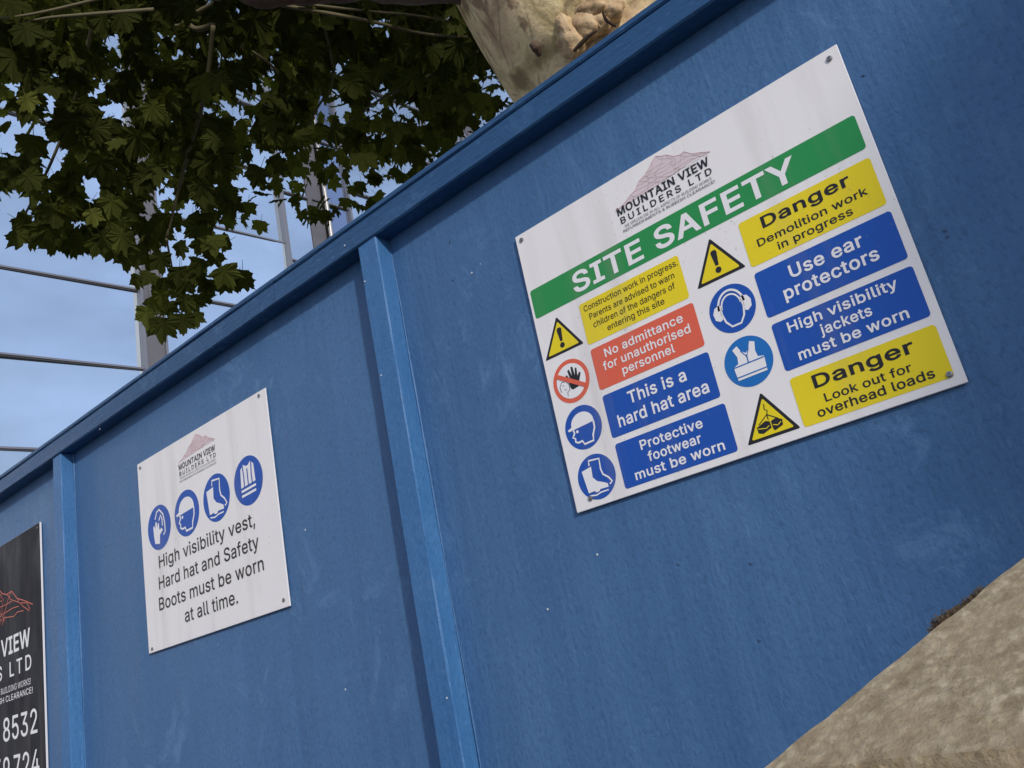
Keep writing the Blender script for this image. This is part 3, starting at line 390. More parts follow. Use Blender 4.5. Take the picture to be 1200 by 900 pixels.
# ------------------------------------------------------------------ signs
class Sign:
    def __init__(s, name, x, ztop, w, h, label, m_face, thick=.003, cat='sign', rot=0):
        s.w, s.h = w, h; s.t = thick
        s.o = empty(name, (x, -.0025, ztop - h), label, cat, rot=(0, rot, 0))
        me = boxmesh('board', 0, w, -thick, 0, 0, h, .0006, 1)
        me.materials.append(M_edge); me.materials.append(m_face)
        for p in me.polygons:
            if p.normal.y < -.9: p.material_index = 1
        link('board', me, None, s.o)
        s.sc = screwmesh(.0036, 'screw'); s.sc.materials.append(M_screw)
    def P(s, u, v, layer): return Vector((u / 1000, -s.t - .00030 * layer, s.h - v / 1000))
    def poly(s, name, pts, m, layer=1, parent=None):
        """flat print, given in millimetres from the top left corner"""
        V, F = fill2d([pts]); return link(name, mesh(name, [s.P(u, v, layer) for u, v in V], F), m, parent or s.o)
    def polys(s, name, lst, m, layer=1, parent=None):
        bm = bmesh.new()
        for pts in lst:
            f = bm.faces.new([bm.verts.new(s.P(u, v, layer)) for u, v in pts]); bmesh.ops.triangulate(bm, faces=[f])
        me = bpy.data.meshes.new(name); bm.to_mesh(me); bm.free()
        return link(name, me, m, parent or s.o)
    def rrect(s, name, x0, x1, y0, y1, m, layer=1, r=4):
        pts = []
        for cx, cy, a0 in ((x1 - r, y0 + r, -90), (x1 - r, y1 - r, 0), (x0 + r, y1 - r, 90), (x0 + r, y0 + r, 180)):
            for i in range(5):
                a = R(a0 + i * 22.5); pts.append((cx + r * math.cos(a), cy + r * math.sin(a)))
        return s.poly(name, pts, m, layer)
    def disc(s, name, cx, cy, r, m, layer=1, parent=None, ry=None):
        return s.poly(name, [(cx + r * math.cos(i * math.pi / 24), cy + (ry or r) * math.sin(i * math.pi / 24)) for i in range(48)], m, layer, parent)
    def text(s, body, u0, u1, base, cap, m, layer=2, bold=.0, parent=None, spacing=1.0, name='lettering'):
        bo = round(bold * 1000); words = [([], [])]; x = 0
        for ch in body:
            adv, gv, gf = glyph(ch, bo)
            if ch == ' ' and cap > 20: words.append(([], []))
            V, F = words[-1]; b_ = len(V)
            V += [(x + px_, py_) for px_, py_ in gv]; F += [tuple(b_ + i for i in f) for f in gf]
            x += adv + (spacing - 1) * 400
        x0 = min(v[0] for V, F in words for v in V); x1 = max(v[0] for V, F in words for v in V)
        k = (u1 - u0) / (x1 - x0); kc = cap / (509 + 2 * bo)
        for V, F in words:
            me = mesh(name, [s.P(u0 + (px_ - x0) * k, base - (py_ + bo) * kc, layer) for px_, py_ in V], F)
            o = link(name, me, m, parent or s.o)
        return o
    def screws(s, pts):
        for u, v in pts:
            o = bpy.data.objects.new('screw', s.sc); C.objects.link(o); o.parent = s.o; o.location = s.P(u, v, 1.2); o.rotation_euler = (0, u, 0)
    def stroke(s, name, lines, wd, m, layer=2, parent=None):
        bm = bmesh.new()
        for ln in lines:
            L = [Vector(p) for p in ln]; vs = []
            for i, p in enumerate(L):
                t = (L[min(i + 1, len(L) - 1)] - L[max(i - 1, 0)]); t = t.normalized() if t.length else Vector((1, 0))
                nn = Vector((-t.y, t.x)) * wd / 2
                vs.append((bm.verts.new(s.P(*(p + nn), layer)), bm.verts.new(s.P(*(p - nn), layer))))
            for i in range(len(vs) - 1): bm.faces.new((vs[i][0], vs[i][1], vs[i + 1][1], vs[i + 1][0]))
        me = bpy.data.meshes.new(name); bm.to_mesh(me); bm.free(); return link(name, me, m, parent or s.o)
    # ---- pictograms
    def hat(s, cx, cy, r, m=None, flip=1):
        d = s.disc('pictogram', cx, cy, r, m or M_sblue, 1)
        q = lambda x, y: (cx + x * r * flip, cy - y * r)
        dome = [q(.62 * math.cos(a), .18 + .52 * math.sin(a)) for a in [math.pi * i / 14 for i in range(15)]]
        s.poly('hat_shape', dome + [q(-.86, .1), q(-.8, .02), q(.62, .1)], M_wprint, 2, d)
        s.stroke('face_outline', [[q(-.55, .02), q(-.52, -.12), q(-.66, -.3), q(-.54, -.36), q(-.56, -.52), q(-.42, -.6), q(-.2, -.58), q(-.12, -.76), q(.38, -.74), q(.42, -.5), q(.58, -.2), q(.6, .1)]], r * .09, M_wprint, 2, d)
        s.disc('eye_dot', *q(-.36, -.1), r * .07, M_wprint, 2, d)
    def boot(s, cx, cy, r, m=None):
        d = s.disc('pictogram', cx, cy, r, m or M_sblue, 1); q = lambda x, y: (cx + x * r, cy - y * r)
        s.poly('boot_shape', [q(-.70, .42), q(-.16, .50), q(-.2, .02), q(-.02, -.2), q(.3, -.34), q(.48, -.44), q(.5, -.6), q(.05, -.58), q(-.02, -.66), q(-.2, -.66), q(-.25, -.58), q(-.58, -.6)], M_wprint, 2, d)
        s.stroke('boot_outline', [[q(-.25, .56), q(-.22, .78), q(.34, .72), q(.3, .26), q(.36, 0), q(.6, -.2), q(.74, -.42), q(.58, -.5)]], r * .08, M_wprint, 2, d)
        s.stroke('boot_sole', [[q(-.56, -.72), q(-.2, -.78), q(.06, -.72), q(.46, -.72)]], r * .06, M_wprint, 2, d)
    def glove(s, cx, cy, r):
        d = s.disc('pictogram', cx, cy, r, M_sblue, 1); q = lambda x, y: (cx + x * r, cy - y * r)
        s.poly('glove_shape', [q(-.42, -.66), q(-.02, -.74), q(.04, -.35), q(.3, -.2), q(.24, -.08), q(.02, -.12), q(0, .2), q(-.1, .2), q(-.14, 0), q(-.2, .3), q(-.3, .28), q(-.32, 0), q(-.42, .18), q(-.5, .1), q(-.48, -.3)], M_wprint, 2, d)
        s.stroke('hand_outline', [[q(-.3, .42), q(-.12, .72), q(.1, .78), q(.4, .5), q(.5, .1), q(.5, -.3), q(.34, -.42)], [q(.02, .3), q(.2, .5), q(.3, .3), q(.3, 0)]], r * .08, M_wprint, 2, d)
    def vest(s, cx, cy, r, kind=0):
        d = s.disc('pictogram', cx, cy, r, M_lblue if kind else M_sblue, 1); q = lambda x, y: (cx + x * r, cy - y * r)
        if kind:
            s.poly('vest_shape', [q(-.5, .64), q(-.28, .74), q(-.18, .5), q(0, .34), q(.16, .5), q(.26, .74), q(.46, .64), q(.38, .3), q(.42, .04), q(.66, -.02), q(.62, -.6), q(-.6, -.6), q(-.64, -.04), q(-.42, .04), q(-.38, .3)], M_wprint, 2, d)
            s.stroke('vest_line', [[q(-.66, -.06), q(.66, -.06)], [q(-.64, -.48), q(.64, -.48)], [q(0, .28), q(0, -.06)], [q(-.18, .5), q(0, .2), q(.16, .5)]], r * .045, M_lblue, 3, d)
        else:
            s.poly('vest_shape', [q(-.46, .56), q(-.24, .72), q(-.08, .62), q(.08, .62), q(.26, .74), q(.46, .58), q(.5, -.14), q(-.52, -.2)], M_wprint, 2, d)
            s.stroke('vest_line', [[q(-.3, .72), q(-.26, .2), q(-.28, -.2)], [q(0, .5), q(0, -.2)], [q(.32, .72), q(.26, .2), q(.28, -.16)]], r * .07, M_sblue, 3, d)
            s.stroke('vest_band', [[q(-.52, -.34), q(.5, -.3)], [q(-.52, -.54), q(.48, -.5)]], r * .1, M_wprint, 2, d)
    def ears(s, cx, cy, r):
        d = s.disc('pictogram', cx, cy, r, M_sblue, 1); q = lambda x, y: (cx + x * r, cy - y * r)
        s.stroke('headband', [[q(.56 * math.cos(a), .1 + .68 * math.sin(a)) for a in [math.pi * i / 16 for i in range(17)]]], r * .09, M_wprint, 2, d)
        s.stroke('headband', [[q(.42 * math.cos(a), .1 + .50 * math.sin(a)) for a in [math.pi * i / 16 for i in range(17)]]], r * .07, M_wprint, 2, d)
        s.stroke('head_outline', [[q(.46, .3), q(.48, -.1), q(.4, -.45), q(.2, -.72), q(-.2, -.72), q(-.4, -.45), q(-.48, -.1), q(-.46, .3)]], r * .08, M_wprint, 2, d)
        for sg in (-1, 1):
            s.poly('ear_cup', [q(sg * .5, .34), q(sg * .72, .28), q(sg * .84, .06), q(sg * .8, -.22), q(sg * .62, -.34), q(sg * .5, -.3)], M_wprint, 2, d)
    def warn(s, x0, x1, top, bot, load=False):
        cx = (x0 + x1) / 2
        def tri(k):
            c = (cx, top + (bot - top) * .66)
            P = [(cx, top), (x1, bot), (x0, bot)]; out = []
            P = [(c[0] + (a - c[0]) * k, c[1] + (b - c[1]) * k) for a, b in P]
            for i in range(3):
                a = Vector(P[i]); p = Vector(P[i - 1]); nx = Vector(P[(i + 1) % 3]); rr = 2.2
                u = (p - a).normalized() * rr; v = (nx - a).normalized() * rr
                out += [tuple(a + u), tuple(a + (u + v) * .32), tuple(a + v)]
            return out
        d = s.poly('warning_triangle', tri(1.0), M_black, 1)
        s.poly('triangle_face', tri(.80), M_yellow, 2, d)
        h = bot - top
        if not load:
            s.poly('exclamation_bar', [(cx - 4.2, top + h * .36), (cx - 2.4, top + h * .31), (cx + 2.4, top + h * .31), (cx + 4.2, top + h * .36), (cx + 2.1, top + h * .68), (cx - 2.1, top + h * .68)], M_black, 3, d)
            s.disc('exclamation_dot', cx, top + h * .79, 4.0, M_black, 3, d)
        else:
            s.stroke('sling_line', [[(cx, top + h * .26), (cx - 1, top + h * .38), (cx + 2, top + h * .42), (cx, top + h * .5), (cx - 13, top + h * .66)], [(cx, top + h * .5), (cx + 12, top + h * .66)], [(cx, top + h * .5), (cx, top + h * .62)]], 1.1, M_black, 3, d)
            s.polys('load_shape', [[(cx - 16, top + h * .70), (cx - 4, top + h * .62), (cx + 1, top + h * .66), (cx + 1, top + h * .8), (cx - 10, top + h * .87), (cx - 16, top + h * .83)],
                                   [(cx + 2.5, top + h * .66), (cx + 9, top + h * .63), (cx + 16, top + h * .70), (cx + 15, top + h * .82), (cx + 4, top + h * .88), (cx + 2.5, top + h * .82)]], M_black, 3, d)
            s.stroke('load_line', [[(cx - 15, top + h * .74), (cx - 5, top + h * .78), (cx - 1, top + h * .74)], [(cx + 4, top + h * .75), (cx + 9, top + h * .79), (cx + 14, top + h * .74)]], 1.0, M_yellow, 4, d)
    def nohand(s, cx, cy, r):
        q = lambda x, y: (cx + x * r, cy - y * r)
        d = s.disc('prohibition_circle', cx, cy, r, M_red, 1); s.disc('circle_face', cx, cy, r * .80, M_wprint, 2, d)
        s.poly('hand_shape', [q(.0, -.42), q(.34, -.38), q(.46, -.1), q(.6, .18), q(.54, .24), q(.4, .1), q(.44, .46), q(.36, .5), q(.27, .16), q(.24, .6), q(.14, .6), q(.12, .18), q(.02, .54), q(-.07, .5), q(-.02, .1), q(-.16, .34), q(-.24, .28), q(-.12, -.1), q(-.1, -.3)], M_black, 3, d)
        s.stroke('face_outline', [[q(-.62, -.34), q(-.66, -.1), q(-.52, .1), q(-.28, .08), q(-.14, -.12), q(-.16, -.36), q(-.3, -.44), q(-.32, -.62)], [q(-.5, -.06), q(-.42, -.08)], [q(-.44, -.28), q(-.32, -.3)]], r * .035, M_grey, 3, d)
        a = R(-33); dx, dy = math.cos(a), -math.sin(a)
        px, py = -dy * .10, dx * .10
        k = .84
        s.poly('prohibition_bar', [(cx + (-dx * k + px) * r, cy + (-dy * k + py) * r), (cx + (dx * k + px) * r, cy + (dy * k + py) * r), (cx + (dx * k - px) * r, cy + (dy * k - py) * r), (cx + (-dx * k - px) * r, cy + (-dy * k - py) * r)], M_red, 4, d)
    def mountain(s, x0, x1, top, bot, mline, wd, fill=None, name='mountain_logo', mline2=None):
        q = lambda x, y: (x0 + x * (x1 - x0), bot - y * (bot - top))
        ridge = [(0, 0), (.1, .08), (.18, .24), (.24, .3), (.3, .52), (.37, .6), (.42, .72), (.46, .86), (.52, 1), (.57, .9), (.62, .84), (.68, .66), (.73, .6), (.78, .62), (.84, .42), (.92, .3), (1, .16)]
        low = [(1, .16), (.84, .22), (.7, .16), (.55, .1), (.42, .06), (.28, .05), (.14, .02), (0, 0)]
        d = s.stroke(name, [[q(*p) for p in ridge]], wd, mline, 2.5)
        if fill: s.poly('mountain_tint', [q(*p) for p in ridge + low[1:-1]], fill, 1.5, d)
        rnd = random.Random(5)
        lines = []
        for i in (2, 4, 5, 7, 8, 9, 10, 12, 13, 14):
            x, y = ridge[i]; ln = [q(x, y)]; dx = rnd.uniform(-.035, .055)
            while y > .16 and len(ln) < 9:
                x += dx + rnd.uniform(-.03, .045); y -= rnd.uniform(.06, .15); ln.append(q(max(0.02, min(x, .97)), max(y, .04)))
            lines.append(ln)
        for k in range(5):
            y = .14 + k * .13; x = .16 + k * .055; ln = []
            while x < .96 - k * .085: ln.append(q(x, y + rnd.uniform(-.035, .035))); x += rnd.uniform(.03, .07)
            lines.append(ln)
        s.stroke('contour_line', lines, wd * .8, mline2 or mline, 2.2, d)
        return d

# big safety board
sg = Sign('safety_board', -.6891 * S, 1.65 + .6325 * S, .5044, .4244, 'large white site safety board with green banner and eight coloured notice panels', M_white, cat='safety sign')
sg.rrect('green_banner', 5, 495, 93, 138, M_green)
sg.text('SITE SAFETY', 79, 416, 131.5, 30.5, M_wprint, bold=.020)
for x0, x1, y0, y1, m_, lines in [
    (80, 242, 149, 210, M_yellow, [('Construction work in progress.', 87, 239, 162.5, 8.6, .004), ('Parents are advised to warn', 93, 230, 176.5, 8.6, .004), ('children of the dangers of', 96, 227, 190, 8.6, .004), ('entering this site', 116, 207, 203, 8.6, .004)]),
    (81, 244, 217.5, 277, M_red, [('No admittance', 102, 225, 236.5, 12, .013), ('for unauthorised', 95, 231, 253.5, 12, .013), ('personnel', 122, 203, 269.5, 12, .013)]),
    (82, 245, 285.5, 345.5, M_sblue, [('This is a', 120, 208, 310, 16.5, .016), ('hard hat area', 97, 233, 335, 16.5, .016)]),
    (83, 247, 354, 415, M_sblue, [('Protective', 120, 212, 373.5, 12.6, .016), ('footwear', 127, 205, 391, 12.6, .016), ('must be worn', 102, 232, 408.5, 12.6, .016)]),
    (329, 494, 149.5, 210, M_yellow, [('Danger', 357, 466, 170, 15.2, .018), ('Demolition work', 345, 480, 189.5, 9.8, .011), ('in progress', 367, 458, 204, 9.8, .011)]),
    (329, 494.5, 218.5, 277.5, M_sblue, [('Use ear', 370, 457, 243.5, 16, .017), ('protectors', 356, 468, 265.5, 16, .017)]),
    (330, 495, 286.5, 346, M_sblue, [('High visibility', 348, 475, 304, 12.6, .016), ('jackets', 382, 441, 321.5, 12.6, .016), ('must be worn', 350, 475, 339.5, 12.6, .016)]),
    (331, 495, 355.5, 414.5, M_yellow, [('Danger', 356, 468, 376.5, 15.6, .018), ('Look out for', 363, 459, 394.8, 9.8, .011), ('overhead loads', 350, 478, 409, 10.6, .013)])]:
    pn = sg.rrect('notice_panel', x0, x1, y0, y1, m_)
    col = M_black if m_ is M_yellow else M_wprint
    for (b, u0, u1, bs, cp, bo) in lines: sg.text(b, u0, u1, bs, cp, col, bold=bo, parent=pn)
sg.warn(5, 74, 149, 204); sg.warn(255, 323, 149, 205); sg.warn(260, 327, 358, 413, True)
sg.nohand(39.5, 247, 31); sg.hat(41.5, 315.5, 30.5); sg.boot(44, 386, 30.5)
sg.ears(291, 247, 30.5); sg.vest(291, 317, 31, 1)
lg = sg.mountain(173, 324, 5, 48, M_pinkl, .7, M_pink, mline2=M_greyl)
sg.text('MOUNTAIN VIEW', 175, 318, 57, 12.0, M_black, bold=.020, parent=lg)
sg.text('BUILDERS LTD', 177, 318, 70, 9.6, M_black, bold=.010, spacing=1.35, parent=lg)
sg.text('WE SPECIALISE IN ALL ASPECTS OF BUILDING WORKS', 181, 315, 77.3, 4.0, M_grey, bold=.0, parent=lg)
sg.text('REFURBISHMENTS & RUBBISH CLEARANCE!', 177, 318, 83.2, 4.0, M_grey, bold=.004, parent=lg)
sg.screws([(11, 10), (492, 13), (491, 411), (27, 411)])

# smaller board on the next sheet
s2 = Sign('ppe_notice', -1.8953 * S, 1.65 + .6335 * S, .5056, .4190, 'white notice with four blue protective clothing symbols in a row and black text below', M_white, cat='safety sign')
s2.glove(78, 165, 48.5); s2.hat(192, 164, 48.5); s2.boot(306, 163, 48.5); s2.vest(420, 161, 48.5)
lg = s2.mountain(176, 320, 10, 50, M_pinkl, .9, M_pink, mline2=M_pinkl)
s2.text('MOUNTAIN VIEW', 175, 318, 67, 12.5, M_black, bold=.020, parent=lg)
s2.text('BUILDERS LTD', 176, 318, 80.5, 9.6, M_black, bold=.010, spacing=1.35, parent=lg)
s2.text('WE SPECIALISE IN ALL ASPECTS OF BUILDING WORKS', 177, 316, 87.5, 4.0, M_grey, parent=lg)
s2.text('REFURBISHMENTS & RUBBISH CLEARANCE!', 175, 318, 94.5, 4.0, M_grey, bold=.004, parent=lg)
for b, u0, u1, bs in [('High visibility vest,', 67, 428, 252), ('Hard hat and Safety', 61, 433, 296), ('Boots must be worn', 56, 441, 339.5), ('at all time.', 154, 347, 382)]:
    s2.text(b, u0, u1, bs, 26.5, M_black, bold=.007)
s2.screws([(14, 12), (484, 9), (490, 405), (16, 411)])

# black contractor board at the far left
XB = -2.428 * S; ZB = 1.65 + .632 * S; WB = .70
s3 = Sign('contractor_board', XB - WB, ZB, WB, .86, 'dark grey contractor board with orange mountain lines and white phone numbers', M_char, .005, 'sign board', rot=R(-.35))
X = lambda u: WB * 1000 + u
lg = s3.mountain(X(-655), X(-52), 88, 225, M_orange, 2.6, None)
s3.text('MOUNTAIN VIEW', X(-668), X(-74), 303, 46, M_wprint, bold=.020, parent=lg)
s3.text('BUILDERS LTD', X(-645), X(-70), 361, 38, M_wprint, bold=.010, spacing=1.35, parent=lg)
s3.text('WE SPECIALISE IN ALL ASPECTS OF BUILDING WORKS!', X(-640), X(-76), 397, 15, M_wprint, parent=lg)
s3.text('REFURBISHMENTS & RUBBISH CLEARANCE!', X(-650), X(-66), 420, 15, M_wprint, bold=.005, parent=lg)
s3.text('1', X(-306), X(-288), 517, 58, M_wprint, bold=.006); s3.text('8532', X(-254), X(-44), 517, 58, M_wprint, bold=.006)
s3.text('59', X(-312), X(-216), 613, 58, M_wprint, bold=.006); s3.text('724', X(-190), X(-38), 613, 58, M_wprint, bold=.006)
s3.screws([(X(-12), 12), (12, 12), (X(-12), 848), (12, 848)])

# ------------------------------------------------------------------ stone pier
sm = mat('sandstone', (.34, .28, .20), .9); n = NB(sm)
a = n.noise(n.map((2.5, 1.7, 2.3)), 34, 8, .66, .3); b_ = n.noise(n.map((2.5, 1.7, 2.3)), 10, 5, .6); c_ = n.noise(n.map((2.5, 1.7, 2.3)), 190, 3, .7)
vc = n.voro(n.map((2.5, 1.7, 2.3)), 62)
col = n.ramp(a, [(.3, (.17, .12, .06)), (.44, (.29, .22, .125)), (.56, (.45, .36, .225)), (.74, (.62, .53, .38))])
col = n.mix(n.ramp(vc, [(.30, (0, 0, 0)), (.62, (.55, .55, .55))]), col, (.26, .20, .125))
col = n.mix(n.ramp(b_, [(.42, (0, 0, 0)), (.62, (.5, .5, .5))]), col, (.36, .27, .165))
col = n.mix(n.ramp(c_, [(.30, (.5, .5, .5)), (.42, (0, 0, 0))]), col, (.12, .085, .05))
n.col(col); n.bump(n.math('ADD', n.math('SUBTRACT', a, n.math('MULTIPLY', vc, .5)), n.math('MULTIPLY', c_, .8)), .7, .0013)
mossm = mat('moss_recess', (.075, .05, .028), .95)
y0 = -.50
cpt = at_y(888, 905, y0); hw = .24
ap = at_y(1215, 641, y0 + hw)
pier = empty('stone_pier', (cpt.x + hw, y0 + hw, .1), 'weathered sandstone gate pier cap rising in front of the blue hoarding', 'stone pier')
def stone(name, bm, cuts, amp, fr, rnd=0):
    bmesh.ops.triangulate(bm, faces=bm.faces[:])
    for _ in range(cuts): bmesh.ops.subdivide_edges(bm, edges=bm.edges[:], cuts=1, use_grid_fill=True)
    for v in bm.verts:
        d = noise.noise_vector(v.co * fr) * amp + noise.noise_vector(v.co * fr * 3.3) * amp * .45 + noise.noise_vector(v.co * fr * 9) * amp * .15; v.co += d
    me = bpy.data.meshes.new(name); bm.to_mesh(me); bm.free(); me.shade_smooth(); me.set_sharp_from_angle(angle=R(32)); return link(name, me, sm, pier)
bm = bmesh.new()
zz = cpt.z - .1; th = .075
loc = [(-hw, -hw), (hw, -hw), (hw, hw), (-hw, hw)]
b0 = [bm.verts.new((x, y, zz - th)) for x, y in loc]; b1 = [bm.verts.new((x, y, zz)) for x, y in loc]
tp = bm.verts.new((ap.x - cpt.x - hw, 0, ap.z - .1))
bm.faces.new(b0[::-1])
for i in range(4): bm.faces.new((b0[i], b0[(i + 1) % 4], b1[(i + 1) % 4], b1[i])); bm.faces.new((b1[i], b1[(i + 1) % 4], tp))
stone('pier_cap', bm, 6, .0008, 34)
bm = bmesh.new(); k = hw - .04
bmesh.ops.create_cube(bm, size=1)
for v in bm.verts: v.co = Vector((v.co.x * 2 * k, v.co.y * 2 * k, (v.co.z + .5) * (zz - th - .001)))
stone('pier_shaft', bm, 4, .004, 12)
# mossy tufts in the chipped hip, dark brown to paint in its shaded recess
rnd = random.Random(3); vs = []; fs = []
for i in range(2200):
    t = rnd.random(); px = 1096 + t * 62; py = 736 - t * 42 + rnd.uniform(-3, 6)
    p = at_y(px, py, y0 + hw * (px - 888) / 327) - Vector((cpt.x + hw, y0 + hw, .1)); p += Vector((rnd.gauss(0, .002), rnd.gauss(0, .002), rnd.gauss(0, .0015)))
    d = Vector((rnd.gauss(0, 1), rnd.gauss(0, 1), rnd.gauss(.6, .8))).normalized() * rnd.uniform(.0012, .0038); e = d.orthogonal().normalized() * .0009
    b = len(vs); vs += [p - e, p + e, p + d]; fs.append((b, b + 1, b + 2))
mo = link('moss_recess', mesh('moss_recess', vs, fs), mossm, pier); tag(mo, kind='stuff')

# ------------------------------------------------------------------ glass building
th = R(86); D = Vector((math.cos(th), math.sin(th), 0)); N = Vector((math.sin(th), -math.cos(th), 0)); LD = 16 * S
bd = empty('office_building', (CAM.x, CAM.y, 0), 'glass fronted office building reflecting the sky behind the hoarding', 'building')
M_mull = mat('mullion_metal', (.15, .16, .20), .6, 0); M_col = mat('column_cladding', (.42, .40, .42), .45, .2); n = NB(M_col); n.col(n.ramp(n.noise(n.map((.5, .5, 2)), 1, 4), [(.3, (.105, .10, .112)), (.7, (.15, .143, .155))]))
M_rod = mat('polished_rod', (.42, .40, .38), .45, .5); M_gasket = mat('dark_gasket', (.06, .06, .07), .6)
def glass(name, c):
    m = mat(name, c, .04, .92); n = NB(m); v = n.noise(n.map((1, 1, 1)), .5, 3, .5)
    n.col(n.mix(v, c, tuple(x * .85 for x in c)))
    oi = n.t.nodes.new('ShaderNodeObjectInfo')
    n.col(n.mix(n.ramp(oi.outputs['Random'], [(0, (0, 0, 0)), (1, (.30, .30, .30))]), n.mix(v, c, tuple(x * .85 for x in c)), (.40, .46, .56)))
    n.bump(n.noise(n.map((1, 1, 1)), .7, 2), .10, .03); return m
M_glass = glass('reflective_glass', (.80, .90, .98)); M_glass2 = glass('reflective_glass_dark', (.34, .40, .55))
M_wall = mat('rendered_wall', (.35, .34, .34), .8)
bd.rotation_euler = (0, 0, th)      # local x runs along the facade, local y points into the building
# local frame: (u, y, z) with the facade plane at y = LD ; D -> x, y axis = rot90(D) = -N
def fz(z): return 1.65 + z * S
def fbox(name, u0, u1, y0_, y1_, z0, z1, m_, bev=0):
    me = boxmesh(name, u0 * S, u1 * S, LD + y0_, LD + y1_, z0, z1, bev); return link(name, me, m_, bd)
TOP = 27.0
rnd = random.Random(11)
def panes(u0, u1, levels, m_=M_glass, yoff=0.0, tr=.036):
    for i in range(len(levels) - 1):
        z0, z1 = levels[i], levels[i + 1]
        hw_, hh = (u1 - u0) * S / 2, (z1 - z0) / 2
        me = boxmesh('pane', -hw_ + .005, hw_ - .005, 0, .02, -hh + .022, hh - .022)
        o = link('pane', me, m_, bd, ((u0 + u1) / 2 * S, LD + yoff + .01, (z0 + z1) / 2)); o.rotation_euler = (R(rnd.gauss(0, .8)), 0, R(rnd.gauss(0, .8)))
    for z in levels[1:-1]:
        fbox('transom', u0, u1, yoff - .05, yoff + .03, z - tr / 2, z + tr / 2, M_mull)
        fbox('gasket', u0, u1, yoff - .028, yoff + .028, z - tr / 2 - .022, z - tr / 2 - .0005, M_gasket)
def lv(base, step, extra=()):
    L = [fz(base + step * k) for k in range(-12, 30)]; L += [fz(e) for e in extra]; return [.3] + sorted(z for z in L if .6 < z < TOP - .5) + [TOP]
L1 = lv(7.2, 1.79); L2 = lv(9.02, 1.975, (14.1,)); L3 = lv(12.54, 1.97); L4 = lv(13.18, 1.97)
fbox('building_core', -30, 60, .3, 9, 0, TOP - .2, M_wall); fbox('parapet', -30, 60, -.1, .29, TOP, TOP + .8, M_col)
def column(u0, u1):
    fbox('column', u0, u1, -.12, .25, .2, TOP, M_col, .01)
    fbox('column_trim', u0 - .05, u0 - .002, -.16, .2, .2, TOP, M_mull, .005); fbox('column_trim', u1 + .002, u1 + .05, -.16, .2, .2, TOP, M_mull, .005)
def mullion(u, w_=.10): fbox('mullion', u - w_ / 2, u + w_ / 2, -.13, .05, .2, TOP, M_mull, .006)
column(7.30, 7.70)
panes(3.4, 7.25, L1); mullion(3.3); panes(-.6, 3.2, L1); column(-1.05, -.65); panes(-5.0, -1.1, L1)
panes(7.75, 10.98, L2); mullion(11.03); panes(11.08, 11.86, L3)
# projecting bay with a round rod in front
fbox('bay_panel', 11.87, 12.30, -.02, .2, .2, TOP, M_col)
panes(12.42, 13.12, L3, M_glass2, -.02); me = tube('rod', [(12.36 * S, LD - .14, .2), (12.36 * S, LD - .14, TOP)], [.055, .055], 12, sub=2); link('rod', me, M_rod, bd)
for z in L3[1:-1]: fbox('bracket', 12.0, 12.9, -.06, -.021, z - .03, z + .01, M_gasket)
mullion(13.16, .06)
panes(13.2, 16.6, L4); mullion(16.65); panes(16.7, 18.3, L4); column(18.4, 18.8); panes(18.9, 22.5, L4); mullion(22.55); panes(22.6, 26, L4); column(26.1, 26.5); panes(26.6, 31, L4)

# ------------------------------------------------------------------ plane tree
bk = mat('plane_bark', (.45, .40, .28), .85); n = NB(bk)
p1 = n.noise(n.map((1, 1, .55)), 6.5, 3, .45, .8); p2 = n.noise(n.map((1, 1, .6), rot=(.5, .2, 0)), 11, 3, .45, .6); p3 = n.noise(n.map((1, 1, 1)), 45, 6, .65)
col = n.ramp(p1, [(.36, (.30, .215, .10)), (.43, (.55, .42, .20)), (.50, (.82, .645, .35)), (.60, (.74, .54, .30)), (.68, (.42, .27, .15))])
col = n.mix(n.ramp(p2, [(.60, (0, 0, 0)), (.66, (.85, .85, .85))]), col, (.23, .14, .075))
vf = n.voro(n.map((5.5, 5.5, 1.5)), 1.0, 'DISTANCE_TO_EDGE')
col = n.mix(n.math('MULTIPLY', n.ramp(vf, [(.0, (.6, .6, .6)), (.02, (0, 0, 0))]), n.ramp(p1, [(.45, (0, 0, 0)), (.55, (.9, .9, .9))])), col, (.14, .09, .05))
col = n.mix(n.ramp(p3, [(.3, (.5, .5, .5)), (.5, (0, 0, 0))]), col, (.22, .18, .11))
n.col(col); n.bump(n.math('ADD', n.math('MULTIPLY', p1, .8), n.math('MULTIPLY', p3, .35)), .8, .02)
bk2 = mat('limb_bark', (.10, .065, .045), .9); n = NB(bk2); q1 = n.noise(n.map((1, 1, 1)), 9, 6, .6); n.col(n.ramp(q1, [(.3, (.06, .035, .025)), (.5, (.10, .06, .04)), (.7, (.15, .11, .07))])); n.bump(q1, .8, .015)
twm = mat('twig_bark', (.13, .11, .055), .8)
burm = mat('burl_bark', (.44, .30, .19), .85); n = NB(burm); q1 = n.noise(n.map((1, 1, 1)), 22, 6, .6); n.col(n.ramp(q1, [(.3, (.26, .16, .08)), (.5, (.54, .37, .20)), (.7, (.64, .48, .29))])); n.bump(q1, .9, .012)

